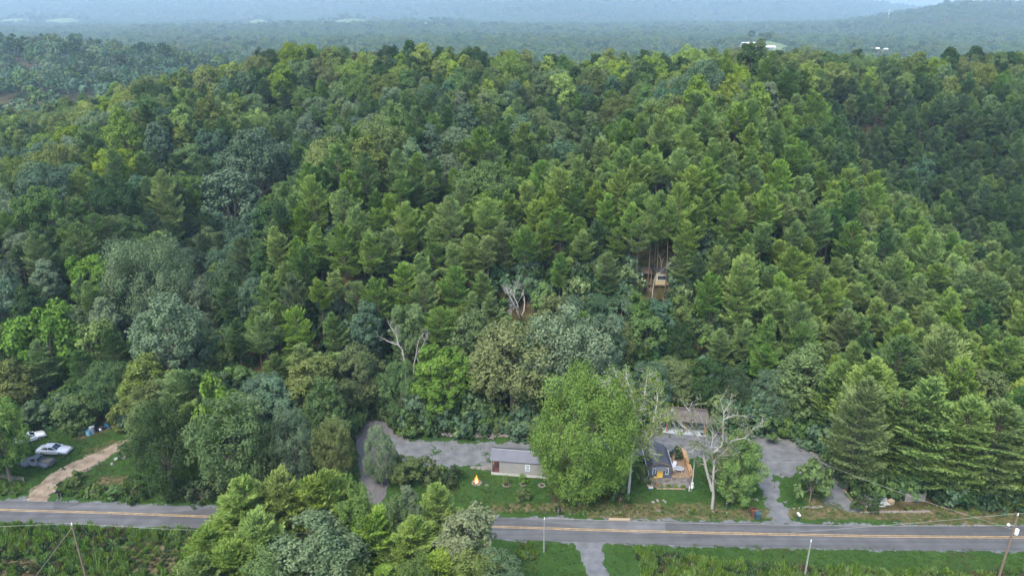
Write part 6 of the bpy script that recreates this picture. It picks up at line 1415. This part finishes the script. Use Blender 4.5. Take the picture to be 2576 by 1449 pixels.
# ------------------------------------------------------------------ bare trees traced as limbs with real thickness
def limbs(seed, base, lines, Y, r0, m, label, name='bare_tree', conv=None, twig=1.0, zb=0.0, leafy=None, crook=.35):
    "lines: lists of photo points; each limb keeps its own depth beside the trunk"
    r = np.random.default_rng(seed); parts = []; tips = []; t = thing(name, label, 'tree', base)
    for k, ln in enumerate(lines):
        rad, off, pts = ln[0], ln[1], ln[2]
        P = []
        for i, (cx, c_y) in enumerate(pts):
            px, py = conv(cx, c_y) if conv else (cx, c_y); Yy = Y + off*i/max(len(pts)-1, 1)
            P.append(np.array([xat(px, py, Yy), Yy, zat(py, Yy)])-np.array(base))
        Q = []
        for a, b in zip(P[:-1], P[1:]):
            for s in (0, .5): Q.append(a*(1-s)+b*s+(r.normal(0, .04, 3) if s else 0))
        Q.append(P[-1]); n = len(Q); rr = [max(rad*(1-.78*i/(n-1)), .02) for i in range(n)]
        parts.append(tube(Q, rr, 6))
        for i in range(1, n):
            d = Q[i]-Q[i-1]; L = np.linalg.norm(d)
            if rr[i] > r0*.75: continue
            for _ in range(int(max(1, L*1.6*twig))):
                p = Q[i-1]+d*r.random(); dd = d/L+r.normal(0, .6, 3)+np.array([0, 0, .25]); dd /= np.linalg.norm(dd); l = r.uniform(.5, 1.5)
                e = p+dd*l; m_1 = p+dd*l*.5+r.normal(0, .08, 3); parts.append(tube([p, m_1, e], [rr[i]*.5, rr[i]*.35+.004, .01], 3)); tips.append(e)
                for _2 in range(3):
                    d2 = dd+r.normal(0, .6, 3); e2 = m_1+d2*r.uniform(.3, .8); parts.append(tube([m_1, (m_1+e2)/2+r.normal(0, .03, 3), e2], [.026, .02, .012], 3)); tips.append(e2)
    v, f = join(parts); obj('trunk', npmesh('trunk', v, f, [M[m]], smooth=True), t)
    if leafy:
        tips = np.array(tips); k = r.integers(0, len(tips), leafy[0]); c = tips[k]+r.normal(0, .22, (leafy[0], 3)); v, f = rhombi(c, r.normal(0, 1, (leafy[0], 3)), r.normal(0, .5, (leafy[0], 3))+np.array([0, 0, 1]), .16, .09)
        obj('foliage', npmesh('foliage', v, f, [LM[leafy[1]]], tint=r.uniform(.2, 1, len(v))), t)
    return t
c4 = lambda x, y: ((1800+x/3.622)*.8587, (1150+y/3.622)*.8587)
bt = G(*c4(1035, 1228))
limbs(1, bt, [(.23, 0, [(1035, 1235), (1050, 1080), (1048, 900), (1060, 760), (1035, 690), (1020, 620), (1040, 500), (1045, 400), (1010, 290)]),
 (.22, .8, [(1035, 1040), (985, 860), (950, 700), (930, 600), (900, 500), (850, 440), (760, 375), (710, 350), (680, 290)]),
 (.16, 2.2, [(1035, 650), (1140, 560), (1150, 450), (1155, 300), (1160, 200), (1120, 60)]),
 (.09, 1.0, [(1155, 290), (1260, 240), (1400, 250)]), (.08, .6, [(1158, 220), (1200, 150), (1245, 80)]), (.08, -.8, [(1035, 740), (1130, 660), (1260, 655)]),
 (.12, -1.2, [(1050, 740), (1190, 600), (1240, 510), (1390, 480), (1480, 370), (1580, 350)]), (.07, -.5, [(1390, 485), (1400, 420), (1370, 350)]),
 (.08, -1.0, [(935, 610), (860, 590), (770, 640)]), (.08, .6, [(930, 600), (850, 560), (740, 600)]), (.10, .8, [(870, 460), (820, 380), (830, 270), (790, 180), (830, 90)]), (.06, .4, [(790, 190), (750, 140), (720, 90)]),
 (.09, -.5, [(1020, 600), (960, 540), (990, 440), (940, 330), (890, 210)]), (.09, .7, [(1040, 500), (1100, 410), (1090, 330)]), (.07, .4, [(1045, 430), (990, 360), (975, 250)])],
 bt[1], .25, 'paletwig', 'tall leafless pale tree with crooked limbs between carport and road', conv=c4, twig=1.5, leafy=(1500, 'olive'))
# twiggy half-dead tree beside the walnut
wt = G(1580, 1240)
limbs(2, wt, [(.24, 0, [(1580, 1244), (1586, 1180), (1596, 1110), (1600, 1050), (1590, 990), (1575, 950)]), (.16, 1.5, [(1606, 1120), (1640, 1070), (1655, 1010), (1650, 960)]),
 (.14, -1.5, [(1606, 1110), (1570, 1060), (1540, 1010), (1530, 960)]), (.12, -1.0, [(1592, 1140), (1640, 1095), (1668, 1055), (1690, 1040)]), (.12, 2.0, [(1600, 1060), (1620, 1010), (1630, 940)]),
 (.10, -2.0, [(1598, 1060), (1560, 1040), (1525, 1040)]), (.10, -1.2, [(1596, 1130), (1630, 1115), (1640, 1140)]), (.10, 1.0, [(1590, 1000), (1560, 960), (1545, 935)]), (.09, -1.0, [(1655, 1070), (1685, 1050), (1700, 1075)]),
 (.09, -1.6, [(1600, 1080), (1580, 1100), (1565, 1130)])], wt[1], .26, 'greytwig', 'half-dead tree with a web of pale twigs beside the walnut', name='twiggy_tree', twig=3.8, leafy=(5500, 'walnut'))
sn = base_of(1022, 1020)
limbs(3, sn, [(.17, 0, [(1022, 1020), (1020, 920), (1012, 880), (1000, 860), (994, 838), (983, 822), (975, 808)]), (.10, .5, [(1004, 868), (985, 862), (966, 852), (954, 849)]), (.08, -.4, [(998, 850), (1000, 832), (996, 818)])],
 sn[1], .24, 'deadwood', 'grey dead snag with forked limbs, left of its twin snag', name='dead_snag', twig=.5)
sn = base_of(1045, 1015)
limbs(4, sn, [(.15, 0, [(1045, 1015), (1040, 920), (1046, 897), (1062, 872), (1074, 850), (1075, 826)]), (.10, .6, [(1046, 897), (1050, 870), (1058, 842)]), (.08, -.4, [(1062, 872), (1068, 860), (1070, 845)])],
 sn[1], .22, 'deadwood', 'grey dead snag curving towards the lime oak', name='dead_snag', twig=.5)
def bare_at(seed, px, by, ty, label, m='paletwig', **k):
    x, y, z = base_of(px, by); h = zat(ty, y)-z; dat = bare(seed, h=10, **k); v, f = dat; s = h/v[:, 2].max(); t = thing('leafless_tree', label, 'tree', (x, y, z)); obj('trunk', npmesh('trunk', v*s, f, [M[m]], smooth=True), t)
bare_at(5, 1309, 800, 700, 'white leafless fan-shaped tree in front of the pine stand', m='greytwig', depth=5, n0=4, spread=.33, first=.33, twigs=4, r0=.17)
bare_at(6, 108, 800, 752, 'small grey leafless tree below the leaning pole', m='deadwood', depth=4, n0=3, spread=.4, first=.4)
bare_at(7, 1640, 765, 622, 'pale dead tree with spread branches in front of the hillside cabin', depth=3, n0=1, spread=.35, first=.5, r0=.12)
bare_at(8, 95, 470, 385, 'pale dead tree among the dark pines of the left slope', m='deadwood', depth=4, n0=1, spread=.4, first=.45)

for k, (px, by, ty, lab) in enumerate(((205, 700, 590, 'grey dead pine among dark pines above the great round oak'), (165, 690, 575, 'thin grey dead pine at the far side of the left slope'), (676, 880, 735, 'bare grey pine at the lower edge of the plantation'), (786, 905, 825, 'short dead pine with curled pale branches at the plantation foot'),
    (1178, 880, 790, 'grey half-dead pine above the big tawny oak'), (1905, 1010, 860, 'large grey dead pine on the slope behind the carport'), (1670, 560, 420, 'bare grey trunk standing in a gap of the plantation'), (1690, 560, 430, 'second bare grey trunk in the same gap of the plantation'), (540, 640, 560, 'leaning pale dead stem beside the dark hollow'), (1770, 470, 350, 'grey dead top among the pines of the central spur'), (2050, 800, 700, 'grey dead pine in the plantation right of the golden-tipped pine'))):
    bare_at(30+k, px, by, ty, lab, m='deadwood', depth=3 if k % 2 else 4, n0=1, spread=.5, first=.5, r0=.12)
# pines with bare lower trunks around the hillside cabin
for k, (px, by, ty, w) in enumerate(((1598, 750, 560, 70), (1627, 742, 500, 62), (1672, 748, 520, 60), (1690, 735, 470, 70), (1712, 760, 560, 75), (1575, 735, 520, 66), (1650, 712, 540, 55))):
    x, y, z = base_of(px, by); y += .2; hh = zat(ty, y)-z
    s = w/FPX*(y*cp+20)/2/3.2
    sid = ['left of the deck', 'at the corner of its dark roof', 'close before the cream wall', 'at the right end of the cream wall', 'just right of the cabin', 'well left of the deck', 'behind the cabin roof'][k]
    plant('pine', (7, 8, 9, 7, 8, 9, 7)[k], (x, y, z), s, k, 'pine_light', 'pine_tree', f'slender bare-stemmed pine by the hillside cabin, {sid}', 'pine tree', sz=hh/16.5)

# ------------------------------------------------------------------ shrubs
for (px, py, w, leaf, hz, nm, lab) in (
 (1135, 1222, 56, 'dark', 1.1, 'shrub', 'round clipped dark bush on the lawn beside the fire pit'),
 (1440, 1262, 70, 'dark', 1.5, 'cedar_bush', 'dark green cedar bush under the walnut, nearer the mailboxes'),
 (1560, 1268, 46, 'dark', 1.5, 'cedar_bush', 'dark green cedar bush under the twiggy tree'),
 (2036, 1262, 98, 'green', 1.35, 'shrub', 'big loose green shrub on the grass island of the drive'),
 (2172, 1280, 66, 'dark', 1.2, 'shrub', 'dark shrub at the corner of the drive beside the metal sheets'),
 (1315, 1262, 40, 'green', 1.2, 'shrub', 'thin shrub on the bank below the stone rings'),
 (1110, 1205, 40, 'green', 1.2, 'shrub', 'small green bush behind the clipped dark bush'),
 (1075, 1210, 60, 'green', 1.4, 'shrub', 'leafy bush at the corner of lane and lawn'),
 (1700, 1150, 40, 'dark', .8, 'shrub', 'low dark bush at the back of the deck'),
 (325, 1152, 48, 'dark', 1.0, 'hedge_shrub', 'dark hedge shrub above the lawn, nearest the rail fence'),
 (350, 1135, 48, 'dark', 1.1, 'hedge_shrub', 'dark hedge shrub in the middle of the short hedge'),
 (374, 1120, 50, 'dark', 1.2, 'hedge_shrub', 'dark hedge shrub touching the magnolia'),
 (190, 1222, 42, 'green', 1.0, 'shrub', 'leafy shrub at the lower end of the rail fence'),
 (240, 1248, 44, 'green', .9, 'shrub', 'roadside shrub past the dirt drive mailboxes'),
 (295, 1252, 50, 'green', .8, 'shrub', 'roadside shrub between two others on the verge below the lawn'),
 (345, 1252, 70, 'dark', 1.1, 'shrub', 'dark roadside shrub under the magnolia'),
 (510, 1262, 70, 'dark', 1.1, 'shrub', 'dark bush between magnolia and juniper'),
 (330, 1085, 90, 'olive', 1.2, 'shrub', 'yellowish bush behind the short hedge'),
 (1615, 1218, 40, 'green', 1.6, 'shrub', 'tall narrow bush at the wall of the blue cabin'),
 (1905, 1150, 24, 'green', .7, 'shrub', 'weedy bush on the drive edge behind the cypress'),
 (1380, 1130, 90, 'green', 1.3, 'shrub', 'bush behind the ridge of the grey cottage')):
    x, y, z = base_of(px, py); dep = y*cp+CAMZ*sp; s = w/FPX*dep/2/1.9
    plant('bush', random.randrange(3), (x, y, z-.1), s, random.uniform(0, 6), leaf, nm, lab, 'shrub', sz=s*hz)

# ------------------------------------------------------------------ weeds and grass
def weedmesh(seed, n, h, w, blade, lean):
    r = np.random.default_rng(seed); a = r.uniform(0, 6.28, n); d = np.stack([np.cos(a), np.sin(a), np.zeros(n)], 1); rad = w*np.sqrt(r.random(n))
    hh = h*r.uniform(.4, 1.1, n); c = d*rad[:, None]; c[:, 2] = hh*r.uniform(.3, .8, n)
    ax = d*lean+np.array([0, 0, 1])+r.normal(0, .25, (n, 3)); return rhombi(c, ax, r.normal(0, 1, (n, 3)), hh*.42, blade)
def stuffcoll(name, specs):
    ms = []
    for (v, f), lf in specs: ms.append(npmesh(name, v, f, [LM[lf]], tint=np.repeat(np.random.default_rng(len(ms)).random(len(f)), 4)))
    return source(name, ms)
def spread(name, label, coll, order, polys, dens, s0, s1, seed, wts=None, fn=None, cut=()):
    r = np.random.default_rng(seed); P = [[G(*q)[:2] for q in p] for p in polys]; Cc = [[G(*q)[:2] for q in p] for p in cut]; X, Y = [], []
    for p in P:
        ax = [q[0] for q in p]; ay = [q[1] for q in p]; n = int((max(ax)-min(ax))*(max(ay)-min(ay))*dens)
        x = r.uniform(min(ax), max(ax), n); y = r.uniform(min(ay), max(ay), n); k = inpoly(x+.3*wob(x, y, .8), y+.3*wob(x, y, .7, 2), p); X.append(x[k]); Y.append(y[k])
    X = np.concatenate(X); Y = np.concatenate(Y)
    for p in Cc: k = ~inpoly(X, Y, p); X, Y = X[k], Y[k]
    if fn is not None: k = r.random(len(X)) < fn(X, Y); X, Y = X[k], Y[k]
    n = len(X); s = r.uniform(s0, s1, n); w = np.array(wts or [1]*len(order), float); idx = r.choice(len(order), n, p=w/w.sum()); print(name, n)
    # patches of one kind
    z = wob(X, Y, 3.0, 4)*.5+.5; idx = np.where(r.random(n) < .55, np.clip((z*len(order)).astype(int), 0, len(order)-1), idx)
    instanced(name, label, 'weeds', coll, np.stack([X, Y, np.where(Y > 104, H(X, Y), 0)+.0], -1), r.uniform(0, 6.28, n), np.stack([s, s, s*r.uniform(.7, 1.4, n)], -1), np.array(order)[idx])
LM['grassy'] = leafmat('grass_blades', (.030, .085, .014), (.085, .170, .030), hue=.015, vv=.25)
LM['weedgreen'] = leafmat('weed_leaves', (.065, .140, .020), (.170, .270, .045), hue=.02, vv=.25)
LM['brownweed'] = leafmat('dry_weeds', (.070, .055, .030), (.150, .120, .060), hue=.02, vv=.25)
wc, wo_ = stuffcoll('weed', [(weedmesh(1, 90, 1.0, .45, .05, .3), 'weedgreen'), (weedmesh(2, 90, .7, .5, .07, .5), 'green'), (weedmesh(3, 80, 1.2, .35, .04, .2), 'lime'), (weedmesh(4, 90, .6, .5, .08, .6), 'dark'), (weedmesh(5, 60, .8, .4, .03, .3), 'brownweed'), (weedmesh(6, 90, .9, .45, .06, .4), 'weedgreen')])
spread('field_weeds', 'tall tangled weeds filling the field by the near side of the road', wc, wo_, [[(-300, 1318), (0, 1323), (270, 1330), (540, 1340), (600, 1600), (-300, 1600)]], 7.5, .4, 1.05, 3, [3, 2, 3, 1.5, 1.2, 3], fn=lambda x, y: .35+.6*np.clip(wob(x, y, 2.2, 5)+.6, 0, 1), cut=[[(310, 1375), (380, 1358), (470, 1380), (440, 1440), (330, 1449)], [(-50, 1420), (60, 1400), (120, 1440), (60, 1500), (-50, 1500)]])
spread('field_brambles', 'brown and dark bramble patches in the weedy field', wc, wo_, [[(310, 1375), (380, 1358), (470, 1380), (440, 1440), (330, 1449)], [(-50, 1420), (60, 1400), (120, 1440), (60, 1500), (-50, 1500)]], 5, .3, .7, 13, [0.1, .3, .05, 2, 4, .1])
spread('hedge_weeds', 'rough strip of weeds and brambles along the bottom edge of the lawn', wc, wo_, [[(1592, 1380), (1700, 1402), (1850, 1420), (2050, 1432), (2300, 1442), (2700, 1450), (2700, 1560), (1560, 1560), (1620, 1420)], [(1290, 1385), (1330, 1372), (1350, 1400), (1290, 1420)]], 7.0, .5, 1.1, 4, [3, 2, 1, 3, .8, 2])
spread('verge_weeds', 'weeds on the verge between dirt drive and magnolia', wc, wo_, [[(150, 1215), (230, 1225), (420, 1220), (540, 1240), (545, 1268), (150, 1252)], [(-100, 1215), (60, 1222), (60, 1250), (-100, 1245)]], 4.5, .35, .8, 5, [3, 2, 1, 3, .4, 2])
spread('bank_weeds', 'rough brown and green growth on the bank beside the road', wc, wo_, [[(1240, 1262), (1400, 1268), (1700, 1275), (1890, 1290), (1890, 1304), (1500, 1296), (1240, 1290)], [(2150, 1272), (2340, 1275), (2700, 1262), (2700, 1300), (2350, 1300), (2340, 1284), (2160, 1284)]], 2.6, .18, .42, 6, [1, 1, 0.01, 2, 3, 1])
gc, go_ = stuffcoll('grass_tuft', [(weedmesh(11+k, 26, .16, .22, .018, .5), lf) for k, lf in enumerate(('grassy', 'grassy', 'weedgreen', 'brownweed'))])
YARD = [[(560, 1250), (900, 1180), (1000, 1168), (1060, 1175), (1240, 1180), (1400, 1200), (1640, 1215), (1700, 1130), (1890, 1125), (1905, 1190), (1920, 1244), (1928, 1306), (1800, 1304), (1240, 1294), (560, 1268)], [(1960, 1215), (1990, 1190), (2090, 1240), (2120, 1275), (2160, 1290), (2700, 1300), (2700, 1318), (2000, 1312)],
        [(-150, 1160), (60, 1085), (200, 1088), (290, 1062), (420, 1080), (420, 1240), (-150, 1245)], [(1300, 1362), (1440, 1366), (1480, 1460), (1480, 1500), (1250, 1500)], [(1530, 1368), (2700, 1392), (2700, 1455), (2300, 1450), (1850, 1425), (1600, 1385), (1580, 1450), (1580, 1500), (1545, 1500)]]
DR = [[(60, 1258), (128, 1188), (209, 1152), (306, 1108), (345, 1096), (352, 1106), (279, 1148), (209, 1186), (153, 1214), (112, 1260)], [(893, 1060), (955, 1056), (1032, 1112), (960, 1290), (905, 1288)], [(1620, 1125), (1760, 1125), (1760, 1240), (1625, 1240)], [(1235, 1110), (1390, 1120), (1390, 1206), (1235, 1194)]]
spread('lawn_grass', 'short grass of the lawns around houses and road', gc, go_, YARD, 9, .6, 1.2, 7, [4, 4, 1.5, .7], cut=DR)
cg, co_ = stuffcoll('corn_row', [(weedmesh(21+k, 30, 1.0, .25, .05, .4), lf) for k, lf in enumerate(('weedgreen', 'green'))])

# ------------------------------------------------------------------ far pastures, barns, tower
def pasture(px, py, Y, a, w, label):
    mx = xat(px, py, Y); n = 26; X = np.linspace(-1, 1, n); gx, gy = np.meshgrid(X, X); wx = mx+gx*w*1.05; wy = (Y-w*.75)+gy*w*.8
    z = H(wx, wy)+.6; i = np.arange(n*n).reshape(n, n); f = np.stack([i[:-1, :-1], i[:-1, 1:], i[1:, 1:], i[1:, :-1]], -1).reshape(-1, 4)
    c = (gx**2+gy**2).ravel()[f].max(1) < 1.02+.35*wob(wx.ravel()[f[:, 0]], wy.ravel()[f[:, 0]], w*.3)
    f = f[c]; u, inv = np.unique(f, return_inverse=True); v = np.stack([wx.ravel()[u], wy.ravel()[u], z.ravel()[u]], -1); obj('pasture', npmesh('pasture', v, inv.reshape(f.shape), [BM['field']], smooth=True), kind='structure')
for m_ in MOUNDS: pasture(*m_, '')
def barn(px, py, Y, L, Wd, h, label, name='barn', roof='white', wall='block'):
    x = xat(px, py, Y); y = Y; z = Hs(x, y); t = thing(name, label, 'barn' if name == 'barn' else 'house', (x, y, z), random.uniform(-.15, .15))
    b = MB(); b.box(-L/2, L/2, -Wd/2, Wd/2, -1, h); b.build('wall', BM[wall], t)
    for s in (-1, 1):
        b = MB(); c = [(-L/2-.6, s*(Wd/2+.8), h-.3), (L/2+.6, s*(Wd/2+.8), h-.3), (L/2+.6, 0, h+Wd*.27), (-L/2-.6, 0, h+Wd*.27)]
        if s > 0: c = [c[1], c[0], c[3], c[2]]
        panel(b, *c, .25); b.build('roof', BM[roof], t)
    b = MB()
    for s in (-1, 1): b.prism([(-Wd/2, h), (Wd/2, h), (0, h+Wd*.25)], s*L/2-.1, s*L/2+.1, axis='x')
    b.build('gable', BM[wall], t)
    for k in range(max(2, int(L/7))):
        q = -L/2+L*(k+.5)/max(2, int(L/7)); b = MB(); b.box(q-.9, q+.9, -Wd/2-.08, -Wd/2-.01, .3, min(3.0, h*.75)); b.build('door' if k % 2 == 0 else 'window', BM['darkin'], t)
barn(1886, 88, 1275, 23, 14, 4.0, 'long white-roofed barn on the pasture beyond the ridge')
barn(1941, 90, 1262, 15, 7, 3.0, 'smaller white-roofed open barn on the same pasture')
barn(2205, 100, 1235, 13, 9, 3.2, 'white-roofed farmhouse among trees beyond the ridge', name='farmhouse', wall='redwood')
barn(2232, 101, 1240, 6, 4, 2.5, 'little outbuilding beside the far farmhouse', name='farmhouse')
barn(1833, 93, 1270, 6, 4, 2.5, 'small white shed left of the long barn')
barn(740+628-1000+268, 56, 3550, 16, 8, 4, 'tiny white building on the distant pale pasture')
def tower(px, py, Y, h, label):
    x = xat(px, py, Y); z = Hs(x, Y); t = thing('radio_tower', label, 'tower', (x, Y, z)); b = MB(); w = 2.2
    for i in range(3):
        a = 2.1*i; b.cyl((w*math.cos(a), w*math.sin(a), 0), (.5*math.cos(a), .5*math.sin(a), h), .45, .35, n=4)
    n = 10
    for k in range(n):
        for i in range(3):
            a, c = 2.1*i, 2.1*(i+1); w0 = w+(.5-w)*k/n; w1 = w+(.5-w)*(k+1)/n; b.cyl((w0*math.cos(a), w0*math.sin(a), h*k/n), (w1*math.cos(c), w1*math.sin(c), h*(k+1)/n), .2, n=3)
    b.build('mast', BM['galv'], t)
    for q in (.78, .93): b = MB(); b.cyl((0, 0, h*q), (0, 0, h*q+3.5), 2.6, n=10); b.build('antenna_ring', BM['white'], t)
tower(2232, 60, 2500, 58, 'slender radio tower in the gap between far mountains')
